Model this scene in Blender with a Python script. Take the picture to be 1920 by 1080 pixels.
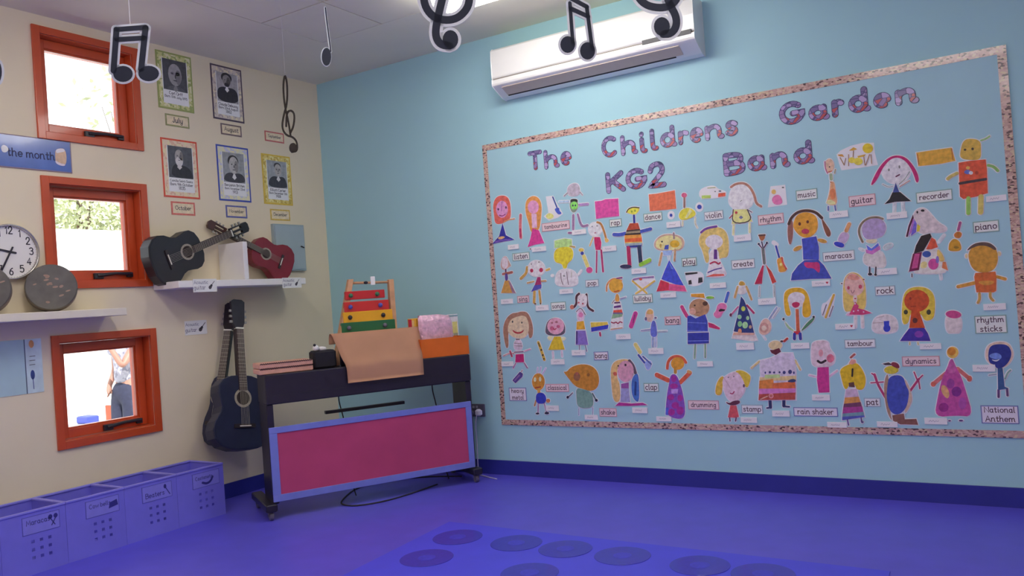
import bpy, math, random
from mathutils import Vector, Matrix

# ------------------------------------------------------------------ camera
S = 1.25                                   # metres per survey unit
F = 1530.218                               # focal length in pixels of a 1920 x 1080 frame
RC = Matrix(((0.84548495, 0.0668217, 0.52980191),
             (0.52925094, 0.02715528, -0.84803068),
             (-0.07105377, 0.99739533, -0.01240606)))
CAM = Vector((3.83093091, -3.89624205, 1.0)) * S
sc = bpy.context.scene
for o in list(bpy.data.objects):
    bpy.data.objects.remove(o)
cd = bpy.data.cameras.new('camera')
cd.sensor_width = 36.0
cd.lens = F / 1920 * 36
cd.clip_start = 0.05
co = bpy.data.objects.new('camera', cd)
sc.collection.objects.link(co)
co.matrix_world = Matrix.Translation(CAM) @ RC.to_4x4()
sc.camera = co
# ------------------------------------------------------------------ sky, sun, exposure
wd = bpy.data.worlds.new('daylight')
sc.world = wd
wd.use_nodes = True
bg = wd.node_tree.nodes['Background']
bg.inputs[0].default_value = (0.86, 0.93, 1.0, 1)
bg.inputs[1].default_value = 2.2
sd = bpy.data.lights.new('sun', 'SUN')
sd.energy = 6.0
sd.angle = 0.01
sun = bpy.data.objects.new('sun', sd)
sc.collection.objects.link(sun)
sun.rotation_euler = (math.radians(18), math.radians(42), 0)     # from over the roof, away from the windows
sc.view_settings.view_transform = 'Standard'
sc.view_settings.look = 'None'
sc.view_settings.exposure = 0.0
sc.view_settings.gamma = 1.0
sc.view_settings.use_curve_mapping = False
LAMP = 13.5                                # ceiling lamp emission
K = 0.70                                   # light level that turns a photo colour into a reflectance

random.seed(5)
C = sc.collection
HC = 2.487 * S                             # ceiling height
BL, LW = 'back', 'left'

# ------------------------------------------------------------------ survey helpers: image point -> point of a plane
def ray(px, py):
    return (RC @ Vector((px - 960, -(py - 540), -F))).normalized()
def hit(px, py, P, n):
    d = ray(px, py); n = Vector(n)
    return CAM + d * ((Vector(P) - CAM).dot(n) / d.dot(n))
def on_back(px, py, y=0.0):
    p = hit(px, py, (0, y, 0), (0, 1, 0)); return (p.x, p.z)
def on_left(px, py, x=0.0):
    p = hit(px, py, (x, 0, 0), (1, 0, 0)); return (p.y, p.z)
def on_floor(px, py, z=0.0):
    return hit(px, py, (0, 0, z), (0, 0, 1))

# ------------------------------------------------------------------ materials
MATS = {}
def lin(h):
    h = h.lstrip('#'); v = [int(h[i:i+2], 16) / 255 for i in (0, 2, 4)]
    return [c / 12.92 if c <= 0.04045 else ((c + 0.055) / 1.055) ** 2.4 for c in v]
def alb(h, k=None):
    return [min(0.92, c / (k or K)) for c in lin(h)]
def principled(name):
    m = bpy.data.materials.new(name); m.use_nodes = True
    nt = m.node_tree; b = nt.nodes['Principled BSDF']
    return m, nt, b
def mat(h, rough=0.6, var=0.10, scale=30.0, metal=0.0, kind='paint', bump=0.0, coat=0.0, k=None, stretch=None):
    key = (h, rough, var, scale, metal, kind, bump, coat, k, stretch)
    if key in MATS: return MATS[key]
    c = alb(h, k)
    m, nt, b = principled(kind + '_' + h.lstrip('#').lower())
    b.inputs['Roughness'].default_value = rough
    b.inputs['Metallic'].default_value = metal
    b.inputs['Coat Weight'].default_value = coat
    b.inputs['Coat Roughness'].default_value = 0.08
    if var > 0 or bump > 0:
        tc = nt.nodes.new('ShaderNodeTexCoord'); nz = nt.nodes.new('ShaderNodeTexNoise')
        nz.inputs['Scale'].default_value = scale; nz.inputs['Detail'].default_value = 4
        src = tc.outputs['Object']
        if stretch:
            mp = nt.nodes.new('ShaderNodeMapping'); mp.inputs['Scale'].default_value = stretch
            nt.links.new(src, mp.inputs[0]); src = mp.outputs[0]
        nt.links.new(src, nz.inputs['Vector'])
        rp = nt.nodes.new('ShaderNodeValToRGB')
        rp.color_ramp.elements[0].position = 0.3; rp.color_ramp.elements[1].position = 0.7
        rp.color_ramp.elements[0].color = [max(0, x * (1 - var)) for x in c] + [1]
        rp.color_ramp.elements[1].color = [min(1, x * (1 + var) + 0.02 * var) for x in c] + [1]
        nt.links.new(nz.outputs[0], rp.inputs[0]); nt.links.new(rp.outputs[0], b.inputs['Base Color'])
        if bump > 0:
            bp = nt.nodes.new('ShaderNodeBump'); bp.inputs['Strength'].default_value = bump
            bp.inputs['Distance'].default_value = 0.01
            nt.links.new(nz.outputs[0], bp.inputs['Height']); nt.links.new(bp.outputs[0], b.inputs['Normal'])
    else:
        b.inputs['Base Color'].default_value = c + [1]
    MATS[key] = m
    return m
def cells(name, cols, scale, rough=0.5, stretch=(1, 1, 1), coat=0.0, line=None):
    """patchwork of flat colour cells"""
    m, nt, b = principled(name)
    tc = nt.nodes.new('ShaderNodeTexCoord'); mp = nt.nodes.new('ShaderNodeMapping')
    mp.inputs['Scale'].default_value = stretch
    vo = nt.nodes.new('ShaderNodeTexVoronoi'); vo.inputs['Scale'].default_value = scale
    nt.links.new(tc.outputs['Object'], mp.inputs[0]); nt.links.new(mp.outputs[0], vo.inputs['Vector'])
    sp = nt.nodes.new('ShaderNodeSeparateColor'); nt.links.new(vo.outputs['Color'], sp.inputs[0])
    rp = nt.nodes.new('ShaderNodeValToRGB'); rp.color_ramp.interpolation = 'CONSTANT'
    el = rp.color_ramp.elements
    while len(el) < len(cols): el.new(0.5)
    for i, (p, h) in enumerate(cols):
        el[i].position = p; el[i].color = alb(h) + [1]
    nt.links.new(sp.outputs[0], rp.inputs[0])
    out = rp.outputs[0]
    if line:
        v2 = nt.nodes.new('ShaderNodeTexVoronoi'); v2.feature = 'DISTANCE_TO_EDGE'; v2.inputs['Scale'].default_value = scale
        nt.links.new(mp.outputs[0], v2.inputs['Vector'])
        lt = nt.nodes.new('ShaderNodeMath'); lt.operation = 'LESS_THAN'; lt.inputs[1].default_value = 0.045
        nt.links.new(v2.outputs['Distance'], lt.inputs[0])
        mx = nt.nodes.new('ShaderNodeMixRGB'); mx.inputs[2].default_value = alb(line) + [1]
        nt.links.new(lt.outputs[0], mx.inputs[0]); nt.links.new(out, mx.inputs[1]); out = mx.outputs[0]
    nt.links.new(out, b.inputs['Base Color'])
    b.inputs['Roughness'].default_value = rough; b.inputs['Coat Weight'].default_value = coat
    b.inputs['Coat Roughness'].default_value = 0.1
    return m
def emit(name, col, e):
    m = bpy.data.materials.new(name); m.use_nodes = True; nt = m.node_tree
    nt.nodes.clear(); o = nt.nodes.new('ShaderNodeOutputMaterial'); em = nt.nodes.new('ShaderNodeEmission')
    em.inputs[0].default_value = list(col) + [1]; em.inputs[1].default_value = e
    nt.links.new(em.outputs[0], o.inputs[0]); return m
def glass(name):
    m, nt, b = principled(name)
    nt.nodes.remove(b)
    o = nt.nodes['Material Output']; t = nt.nodes.new('ShaderNodeBsdfTransparent'); g = nt.nodes.new('ShaderNodeBsdfGlossy')
    g.inputs['Roughness'].default_value = 0.02
    f = nt.nodes.new('ShaderNodeFresnel'); f.inputs[0].default_value = 1.35
    mx = nt.nodes.new('ShaderNodeMixShader')
    nt.links.new(f.outputs[0], mx.inputs[0]); nt.links.new(t.outputs[0], mx.inputs[1]); nt.links.new(g.outputs[0], mx.inputs[2])
    nt.links.new(mx.outputs[0], o.inputs[0]); return m

# ------------------------------------------------------------------ mesh collecting
WLOC = {}
class MB:
    def __init__(s): s.v = []; s.f = []
    def add(s, vs, fs):
        n = len(s.v); s.v += [Vector(v) for v in vs]; s.f += [[i + n for i in f] for f in fs]; return s
    def box(s, a, b, M=None):
        x0, y0, z0 = a; x1, y1, z1 = b
        vs = [(x, y, z) for z in (z0, z1) for y in (y0, y1) for x in (x0, x1)]
        if M: vs = [M @ Vector(v) for v in vs]
        return s.add(vs, [(0, 2, 3, 1), (4, 5, 7, 6), (0, 1, 5, 4), (2, 6, 7, 3), (0, 4, 6, 2), (1, 3, 7, 5)])
    def rbox(s, a, b, r=0.005, M=None):
        """box with chamfered edges"""
        x0, y0, z0 = a; x1, y1, z1 = b
        def ring(z, i):
            return [(x0+i, y0+r+i if i == 0 else y0+i+r, z), (x0+r+i, y0+i, z), (x1-r-i, y0+i, z), (x1-i, y0+r+i, z),
                    (x1-i, y1-r-i, z), (x1-r-i, y1-i, z), (x0+r+i, y1-i, z), (x0+i, y1-r-i, z)]
        rs = [ring(z0, r), ring(z0+r, 0), ring(z1-r, 0), ring(z1, r)]
        vs = [Vector(p) for q in rs for p in q]
        if M: vs = [M @ v for v in vs]
        fs = [tuple(range(7, -1, -1)), tuple(range(24, 32))]
        for k in range(3):
            for i in range(8):
                j = (i + 1) % 8; fs.append((k*8+i, k*8+j, k*8+8+j, k*8+8+i))
        return s.add(vs, fs)
    def prism(s, poly, mp, h0, h1, back=True):
        n = len(poly)
        vs = [mp(a, b, h1) for a, b in poly] + [mp(a, b, h0) for a, b in poly]
        ar = sum(poly[i][0]*poly[(i+1) % n][1] - poly[(i+1) % n][0]*poly[i][1] for i in range(n))
        top = tuple(range(n)) if ar > 0 else tuple(range(n-1, -1, -1))
        fs = [top]
        if back: fs.append(tuple(i + n for i in reversed(top)))
        for i in range(n):
            j = (i + 1) % n
            fs.append((i, i+n, j+n, j) if ar > 0 else (j, j+n, i+n, i))
        return s.add(vs, fs)
    def ribbon(s, pts, w, mp, h0, h1):
        L, R = ribbon(pts, w)
        n = len(L)
        out = L + R[::-1]
        vs = [mp(a, b, h1) for a, b in L] + [mp(a, b, h1) for a, b in R] + [mp(a, b, h0) for a, b in L] + [mp(a, b, h0) for a, b in R]
        fs = []
        for i in range(n-1):
            fs.append((i, n+i, n+i+1, i+1))
            fs.append((i+1, 2*n+i+1, 2*n+i, i)); fs.append((n+i, 3*n+i, 3*n+i+1, n+i+1))
        fs += [(0, 2*n, 3*n, n), (n-1, 2*n-1, 4*n-1, 3*n-1)]
        return s.add(vs, fs)
    def tube(s, pts, r, n=8, cap=True):
        pts = [Vector(p) for p in pts]; rs = r if isinstance(r, (list, tuple)) else [r]*len(pts)
        vs = []; up = None
        for i, p in enumerate(pts):
            t = (pts[min(i+1, len(pts)-1)] - pts[max(i-1, 0)]).normalized()
            if up is None: up = Vector((0, 0, 1)) if abs(t.z) < 0.9 else Vector((1, 0, 0))
            a = t.cross(up).normalized(); b = a.cross(t).normalized(); up = b
            for k in range(n):
                q = 2*math.pi*k/n; vs.append(p + (a*math.cos(q) + b*math.sin(q))*rs[i])
        fs = []
        for i in range(len(pts)-1):
            for k in range(n):
                l = (k+1) % n; fs.append((i*n+k, i*n+l, i*n+n+l, i*n+n+k))
        if cap: fs += [tuple(range(n-1, -1, -1)), tuple(range((len(pts)-1)*n, len(pts)*n))]
        return s.add(vs, fs)
    def lathe(s, prof, M, n=40):
        """prof: (r, h) list, axis local z"""
        vs = []
        for r, h in prof:
            for k in range(n):
                q = 2*math.pi*k/n; vs.append(M @ Vector((r*math.cos(q), r*math.sin(q), h)))
        fs = []
        for i in range(len(prof)-1):
            for k in range(n):
                l = (k+1) % n; fs.append((i*n+k, i*n+l, i*n+n+l, i*n+n+k))
        fs += [tuple(range(n-1, -1, -1)), tuple(range((len(prof)-1)*n, len(prof)*n))]
        return s.add(vs, fs)
    def ball(s, c, r, n=10, sq=(1, 1, 1)):
        vs = [Vector((0, 0, -1))]; c = Vector(c)
        for i in range(1, n):
            a = math.pi*i/n - math.pi/2
            for k in range(n):
                q = 2*math.pi*k/n; vs.append(Vector((math.cos(a)*math.cos(q), math.cos(a)*math.sin(q), math.sin(a))))
        vs.append(Vector((0, 0, 1)))
        vs = [c + Vector((v.x*r*sq[0], v.y*r*sq[1], v.z*r*sq[2])) for v in vs]
        fs = [(0, 1+(k+1) % n, 1+k) for k in range(n)]
        for i in range(n-2):
            for k in range(n):
                l = (k+1) % n; fs.append((1+i*n+k, 1+i*n+l, 1+i*n+n+l, 1+i*n+n+k))
        e = len(vs)-1; o = 1+(n-2)*n
        fs += [(o+k, o+(k+1) % n, e) for k in range(n)]
        return s.add(vs, fs)
    def build(s, name, m, parent=None, smooth=False, loc=None, bevel=0):
        me = bpy.data.meshes.new(name)
        if parent is not None: loc = WLOC[parent.name]
        elif loc is None:
            xs = [v.x for v in s.v]; ys = [v.y for v in s.v]; zs = [v.z for v in s.v]
            loc = Vector(((min(xs)+max(xs))/2, (min(ys)+max(ys))/2, min(zs)))
        loc = Vector(loc)
        me.from_pydata([tuple(v - loc) for v in s.v], [], s.f); me.update()
        if smooth:
            me.polygons.foreach_set('use_smooth', [True]*len(me.polygons))
        me.materials.append(m)
        o = bpy.data.objects.new(name, me); C.objects.link(o)
        if parent is not None: o.parent = parent
        else: o.location = loc
        WLOC[o.name] = loc
        if bevel:
            b = o.modifiers.new('edge', 'BEVEL'); b.width = bevel; b.segments = 2; b.limit_method = 'ANGLE'
        return o
def empty(name, loc):
    o = bpy.data.objects.new(name, None); C.objects.link(o); o.location = loc; o.empty_display_size = 0.1
    WLOC[o.name] = Vector(loc); return o
def tag(o, label, cat, group=None):
    o['label'] = label; o['category'] = cat
    if group: o['group'] = group
    return o
def struct(o, label, cat='wall'):
    o['kind'] = 'structure'; o['label'] = label; o['category'] = cat; return o
def copy_tree(o, loc, parent=None):
    c = o.copy(); C.objects.link(c)
    if parent is None: c.location = loc; WLOC[c.name] = Vector(loc)
    else: c.parent = parent
    for ch in o.children: copy_tree(ch, None, c)
    return c

# ------------------------------------------------------------------ 2-D shapes
def chaikin(p, closed, it=2):
    for _ in range(it):
        q = []
        n = len(p); rng = range(n if closed else n-1)
        if not closed: q.append(p[0])
        for i in rng:
            a, b = p[i], p[(i+1) % n]
            q += [(a[0]*.75+b[0]*.25, a[1]*.75+b[1]*.25), (a[0]*.25+b[0]*.75, a[1]*.25+b[1]*.75)]
        if not closed: q.append(p[-1])
        p = q
    return p
def ell(cx, cy, rx, ry, rot=0, n=20):
    c, s_ = math.cos(math.radians(rot)), math.sin(math.radians(rot)); r = []
    for k in range(n):
        q = 2*math.pi*k/n; x, y = rx*math.cos(q), ry*math.sin(q); r.append((cx+x*c-y*s_, cy+x*s_+y*c))
    return r
def pairs(t): return [(t[i], t[i+1]) for i in range(0, len(t), 2)]
def ribbon(pts, w):
    """left and right side of a round-ended stroke"""
    h = w/2; L = []; R = []
    n = len(pts)
    def nrm(a, b):
        dx, dy = b[0]-a[0], b[1]-a[1]; l = math.hypot(dx, dy) or 1e-9; return (dx/l, dy/l)
    if n > 4 and math.hypot(pts[0][0]-pts[-1][0], pts[0][1]-pts[-1][1]) < 1e-6:      # closed ring
        pts = pts[:-1]; n -= 1
        for i in range(n+1):
            p = pts[i % n]; a, b = nrm(pts[(i-1) % n], p), nrm(p, pts[(i+1) % n]); t = (a[0]+b[0], a[1]+b[1]); l = math.hypot(*t) or 1
            t = (t[0]/l, t[1]/l); L.append((p[0]-t[1]*h, p[1]+t[0]*h)); R.append((p[0]+t[1]*h, p[1]-t[0]*h))
        return L, R
    t0 = nrm(pts[0], pts[1]); t1 = nrm(pts[-2], pts[-1])
    for k in (80, 45, 15):
        c, s_ = math.cos(math.radians(k)), math.sin(math.radians(k))
        bx, by = pts[0][0]-t0[0]*h*s_, pts[0][1]-t0[1]*h*s_
        L.append((bx-t0[1]*h*c, by+t0[0]*h*c)); R.append((bx+t0[1]*h*c, by-t0[0]*h*c))
    for i, p in enumerate(pts):
        if i == 0: t = t0; k = 1
        elif i == n-1: t = t1; k = 1
        else:
            a, b = nrm(pts[i-1], p), nrm(p, pts[i+1]); t = (a[0]+b[0], a[1]+b[1]); l = math.hypot(*t)
            if l < 0.2: t = b; k = 1
            else: t = (t[0]/l, t[1]/l); k = min(1.6, 1/max(0.3, t[0]*b[0]+t[1]*b[1]))
        L.append((p[0]-t[1]*h*k, p[1]+t[0]*h*k)); R.append((p[0]+t[1]*h*k, p[1]-t[0]*h*k))
    for k in (15, 45, 80):
        c, s_ = math.cos(math.radians(k)), math.sin(math.radians(k))
        bx, by = pts[-1][0]+t1[0]*h*s_, pts[-1][1]+t1[1]*h*s_
        L.append((bx-t1[1]*h*c, by+t1[0]*h*c)); R.append((bx+t1[1]*h*c, by-t1[0]*h*c))
    return L, R
def inflate(poly, d):
    n = len(poly)
    ar = sum(poly[i][0]*poly[(i+1) % n][1] - poly[(i+1) % n][0]*poly[i][1] for i in range(n))
    sg = 1 if ar > 0 else -1; out = []
    for i in range(n):
        a, p, b = poly[i-1], poly[i], poly[(i+1) % n]
        e1 = (p[0]-a[0], p[1]-a[1]); e2 = (b[0]-p[0], b[1]-p[1])
        l1 = math.hypot(*e1) or 1e-9; l2 = math.hypot(*e2) or 1e-9
        n1 = (e1[1]/l1*sg, -e1[0]/l1*sg); n2 = (e2[1]/l2*sg, -e2[0]/l2*sg)
        m = (n1[0]+n2[0], n1[1]+n2[1]); l = math.hypot(*m)
        if l < 0.3: out.append((p[0]+n2[0]*d, p[1]+n2[1]*d)); continue
        m = (m[0]/l, m[1]/l); k = min(1.7, 1/max(0.35, m[0]*n1[0]+m[1]*n1[1]))
        out.append((p[0]+m[0]*d*k, p[1]+m[1]*d*k))
    return out
MAPS = {BL: lambda a, b, h: Vector((a, -h, b)), LW: lambda a, b, h: Vector((h, a, b))}
def rect(x0, y0, x1, y1): return [(x0, y0), (x1, y0), (x1, y1), (x0, y1)]
def grid(mb, us, vs, holes, mk):
    """boxes for every cell of a grid that is no hole; mk(u0, v0, u1, v1)"""
    for i in range(len(us)-1):
        for j in range(len(vs)-1):
            if (i, j) not in holes: mk(us[i], vs[j], us[i+1], vs[j+1])

# ------------------------------------------------------------------ stroke lettering
def AR(cx, cy, rx, ry, a0, a1, n=14):
    return [(cx+rx*math.cos(math.radians(a0+(a1-a0)*k/n)), cy+ry*math.sin(math.radians(a0+(a1-a0)*k/n))) for k in range(n+1)]
def cv(*t): return chaikin(pairs(t), False, 2)
def ln(*t): return pairs(t)
X = 0.62                                   # x-height of the alphabet
G = {   # width, bottom, top, strokes in the unit box
 'a': (.52, 0, X, [AR(.42, .5, .42, .5, 0, 360, 18), cv(.84, 1, .84, .3, .86, .02, 1, 0)]),
 'b': (.52, 0, 1, [ln(0, 1, 0, 0), AR(.5, .31, .5, .31, 180, 540, 18)]),
 'c': (.46, 0, X, [AR(.55, .5, .55, .5, 45, 315)]),
 'd': (.56, 0, 1, [AR(.42, .31, .42, .31, 0, 360, 18), cv(.84, 1, .84, .2, .86, .02, 1, 0)]),
 'e': (.50, 0, X, [ln(.06, .5, .94, .5), AR(.5, .5, .5, .5, 2, 318, 18)]),
 'f': (.34, 0, 1, [cv(1, .93, .7, 1.02, .4, .9, .4, .6, .4, 0), ln(0, .62, .9, .62)]),
 'g': (.50, -.34, X, [AR(.45, .68, .45, .32, 0, 360, 18), cv(.9, 1, .9, .3, .85, .02, .45, 0, .02, .1)]),
 'h': (.52, 0, 1, [ln(0, 1, 0, 0), cv(0, .38, .2, .6, .6, .66, .84, .5, .84, .2, .86, .02, 1, 0)]),
 'i': (.16, 0, .95, [cv(.3, .66, .3, .2, .4, .02, 1, 0), ln(.3, .93, .32, .97)]),
 'j': (.24, -.34, .95, [cv(.8, .75, .8, .2, .6, .0, .02, .05), ln(.8, .96, .82, .99)]),
 'k': (.48, 0, 1, [ln(0, 1, 0, 0), ln(.85, .62, .03, .28), ln(.25, .36, 1, 0)]),
 'l': (.16, 0, 1, [cv(.2, 1, .2, .2, .3, .02, 1, 0)]),
 'm': (.84, 0, X, [ln(0, 1, 0, 0), cv(0, .6, .12, .95, .3, 1.05, .45, .85, .45, 0), cv(.45, .6, .57, .95, .78, 1.05, .9, .8, .9, .2, 1, 0)]),
 'n': (.54, 0, X, [ln(0, 1, 0, 0), cv(0, .6, .2, .98, .6, 1.08, .82, .8, .82, .3, .86, .02, 1, 0)]),
 'o': (.52, 0, X, [AR(.5, .5, .5, .5, 0, 360, 18)]),
 'p': (.52, -.34, X, [ln(0, 1, 0, 0), AR(.5, .68, .5, .32, 180, 540, 18)]),
 'r': (.36, 0, X, [ln(0, 1, 0, 0), cv(0, .5, .2, .9, .6, 1.02, 1, .9)]),
 's': (.42, 0, X, [cv(.95, .85, .6, 1.02, .15, .95, .1, .68, .5, .53, .95, .35, .9, .08, .45, -.02, .02, .14)]),
 't': (.36, 0, .88, [cv(.42, 1, .42, .2, .5, .0, .75, 0, 1, .1), ln(0, .7, .95, .7)]),
 'u': (.54, 0, X, [cv(0, 1, 0, .3, .15, -.05, .55, -.02, .82, .35), cv(.82, 1, .82, .3, .86, .02, 1, 0)]),
 'v': (.48, 0, X, [ln(0, 1, .5, 0, 1, 1)]),
 'w': (.74, 0, X, [ln(0, 1, .25, 0, .5, .9, .75, 0, 1, 1)]),
 'x': (.48, 0, X, [ln(0, 1, 1, 0), ln(0, 0, 1, 1)]),
 'y': (.52, -.34, X, [cv(0, 1, 0, .55, .2, .34, .6, .36, .9, .6), cv(.9, 1, .9, .3, .8, .02, .4, 0, .02, .1)]),
 'z': (.46, 0, X, [ln(0, 1, 1, 1, 0, 0, 1, 0)]),
 'A': (.70, 0, 1, [ln(0, 0, .5, 1, 1, 0), ln(.18, .36, .82, .36)]),
 'B': (.62, 0, 1, [ln(0, 0, 0, 1), cv(0, 1, .6, 1, .95, .9, .95, .62, .6, .53, 0, .53), cv(0, .53, .7, .53, 1.05, .42, 1.05, .1, .65, 0, 0, 0)]),
 'C': (.70, 0, 1, [AR(.52, .5, .52, .5, 50, 310, 18)]),
 'D': (.68, 0, 1, [ln(0, 0, 0, 1), cv(0, 1, .5, 1, 1.02, .85, 1.02, .15, .5, 0, 0, 0)]),
 'E': (.56, 0, 1, [ln(1, 1, 0, 1, 0, 0, 1, 0), ln(0, .52, .8, .52)]),
 'G': (.76, 0, 1, [AR(.5, .5, .5, .5, 48, 345, 18), ln(.55, .46, 1, .46, 1, .34)]),
 'J': (.46, 0, 1, [cv(.85, 1, .85, .3, .75, -.03, .35, -.02, 0, .2)]),
 'K': (.64, 0, 1, [ln(0, 1, 0, 0), ln(.9, 1, .02, .42), ln(.3, .6, 1, 0)]),
 'M': (.80, 0, 1, [ln(0, 0, .08, 1, .5, .25, .92, 1, 1, 0)]),
 'N': (.70, 0, 1, [ln(0, 0, 0, 1, 1, 0, 1, 1)]),
 'O': (.76, 0, 1, [AR(.5, .5, .5, .5, 0, 360, 20)]),
 'S': (.58, 0, 1, [cv(.95, .85, .6, 1.02, .12, .96, .08, .68, .5, .53, .97, .35, .92, .06, .45, -.02, .02, .14)]),
 'T': (.66, 0, 1, [ln(0, 1, 1, 1), ln(.5, 1, .5, 0)]),
 '0': (.52, 0, 1, [AR(.5, .5, .5, .5, 0, 360, 18)]),
 '1': (.22, 0, 1, [ln(0, .8, .7, 1, .7, 0)]),
 '2': (.52, 0, 1, [cv(.02, .75, .15, 1.02, .8, 1.08, 1, .7, .6, .4, .02, .02, .1, 0, 1, .0)]),
 '3': (.52, 0, 1, [cv(.05, .9, .5, 1.05, .95, .9, .9, .6, .45, .54), cv(.45, .54, .95, .5, 1.02, .1, .5, -.05, .02, .1)]),
 '4': (.54, 0, 1, [ln(.7, 0, .7, 1, 0, .3, 1, .3)]),
 '5': (.52, 0, 1, [ln(.9, 1, .15, 1, .1, .55), cv(.1, .55, .6, .68, 1.05, .5, 1, .1, .5, -.05, .02, .1)]),
 '6': (.52, 0, 1, [cv(.85, 1, .3, .8, .05, .4, .1, .25), AR(.5, .3, .46, .3, 0, 360, 18)]),
 '7': (.50, 0, 1, [ln(0, 1, 1, 1, .35, 0)]),
 '8': (.52, 0, 1, [AR(.5, .76, .4, .24, 0, 360, 16), AR(.5, .27, .48, .27, 0, 360, 16)]),
 '9': (.52, 0, 1, [AR(.5, .7, .46, .3, 0, 360, 18), ln(.96, .7, .8, 0)]),
 '-': (.36, .3, .4, [ln(0, .5, 1, .5)]),
}
def text_w(t): return sum((0.34 if c == ' ' else G[c][0] + 0.2) for c in t) - 0.2
def text(mb, t, cx, cz, w, h, mp, hh, wt=0.13, hmax=None):
    """one line of lettering centred at (cx, cz), fitted into w x h; h is the capital height"""
    tw = text_w(t); k = min(h, w/tw) ; x = cx - tw*k*0.5
    for c in t:
        if c == ' ': x += 0.34*k; continue
        gw, g0, g1, st = G[c]
        for q, s_ in enumerate(st):
            mb.ribbon([(x + p[0]*gw*k, cz + (g0 + p[1]*(g1-g0) - 0.36)*k) for p in s_], wt*k, mp, hh-0.0001, hh+0.00004*q)
        x += (gw + 0.2)*k
    return mb
# ================================================================== the room
XM, YM, TW = 6.5, -6.4, 0.22
CREAM = mat('#cfc3aa', 0.75, 0.02, 3.0, kind='plaster')
BLUEW = mat('#92bac4', 0.55, 0.02, 2.0, kind='wall_paint')
CEIL = mat('#d4cdb8', 0.85, 0.02, 3.0, kind='ceiling_paint')
FLOORM = mat('#5049bd', 0.38, 0.05, 6.0, kind='vinyl')
SKIRT = mat('#282c82', 0.45, 0.04, 8.0, kind='skirting')
ORANGE = mat('#b04420', 0.32, 0.05, 9.0, kind='lacquer', coat=0.3)
BLACKP = mat('#23232c', 0.35, 0.1, 60.0, kind='black_plastic')
WHITE = mat('#d2d0d4', 0.6, 0.03, 20.0, kind='white')

struct(MB().box((-TW, YM-TW, -0.1), (XM+TW, TW, 0)).build('floor', FLOORM), 'smooth violet-blue vinyl floor', 'floor')
WY0, WY1 = -1.827*S, -1.288*S
WZ = [(1.899*S, 2.434*S), (1.194*S, 1.7255*S), (0.4447*S, 0.977*S)]
TRIM = 0.044
mb = MB()
us = [YM-TW, WY0+TRIM, WY1-TRIM, TW]
vs = [-0.1, WZ[2][0]+TRIM, WZ[2][1]-TRIM, WZ[1][0]+TRIM, WZ[1][1]-TRIM, WZ[0][0]+TRIM, WZ[0][1]-TRIM, HC+0.05]
grid(mb, us, vs, {(1, 1), (1, 3), (1, 5)}, lambda a, b, c, d: mb.box((-TW, a, b), (0, c, d)))
struct(mb.build('wall_left', CREAM), 'cream plaster wall with three small square windows')
struct(MB().box((0, 0, -0.1), (XM+TW, TW, HC+0.05)).build('wall_back', BLUEW), 'pale sky-blue wall behind the display board')
struct(MB().box((XM, YM, -0.1), (XM+TW, 0, HC+0.05)).build('wall_right', CREAM), 'cream wall out of frame on the right')
struct(MB().box((0, YM-TW, -0.1), (XM, YM, HC+0.05)).build('wall_front', CREAM), 'cream wall behind the camera')
# ceiling: plaster margin round a field of square tiles
GX, GY, TP, NT = 0.797, -0.723, 0.541, 9
mb = MB()
us = [0, GX, GX+NT*TP, XM]; vs = [YM, GY-NT*TP, GY, 0]
grid(mb, us, vs, {(1, 1)}, lambda a, b, c, d: mb.box((a, b, HC), (c, d, HC+0.05)))
ceil = struct(mb.build('ceiling', CEIL), 'white plaster ceiling margin around square tiles', 'ceiling')
MB().box((GX, GY-NT*TP, HC+0.012), (GX+NT*TP, GY, HC+0.05)).build('tile_grid', mat('#4e5056', 0.6, 0, kind='grid_metal'), ceil)
tm = None
for i in range(NT):
    for j in range(NT):
        x, y = GX+i*TP, GY-(j+1)*TP
        if tm is None:
            t = MB().box((x+.005, y+.005, HC), (x+TP-.005, y+TP-.005, HC+0.012)).build('ceiling_tile', CEIL, ceil); tm = t
        else:
            t = tm.copy(); C.objects.link(t); t.parent = ceil; t.location = (i*TP, -j*TP, 0)
struct(MB().box((0, YM, -0.001), (0.012, -0.012, 0.102)).build('baseboard_left', SKIRT), 'dark navy skirting along the cream wall', 'baseboard')
struct(MB().box((0, -0.012, -0.001), (XM, 0, 0.102)).build('baseboard_back', SKIRT), 'dark navy skirting along the pale blue wall', 'baseboard')

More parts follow.
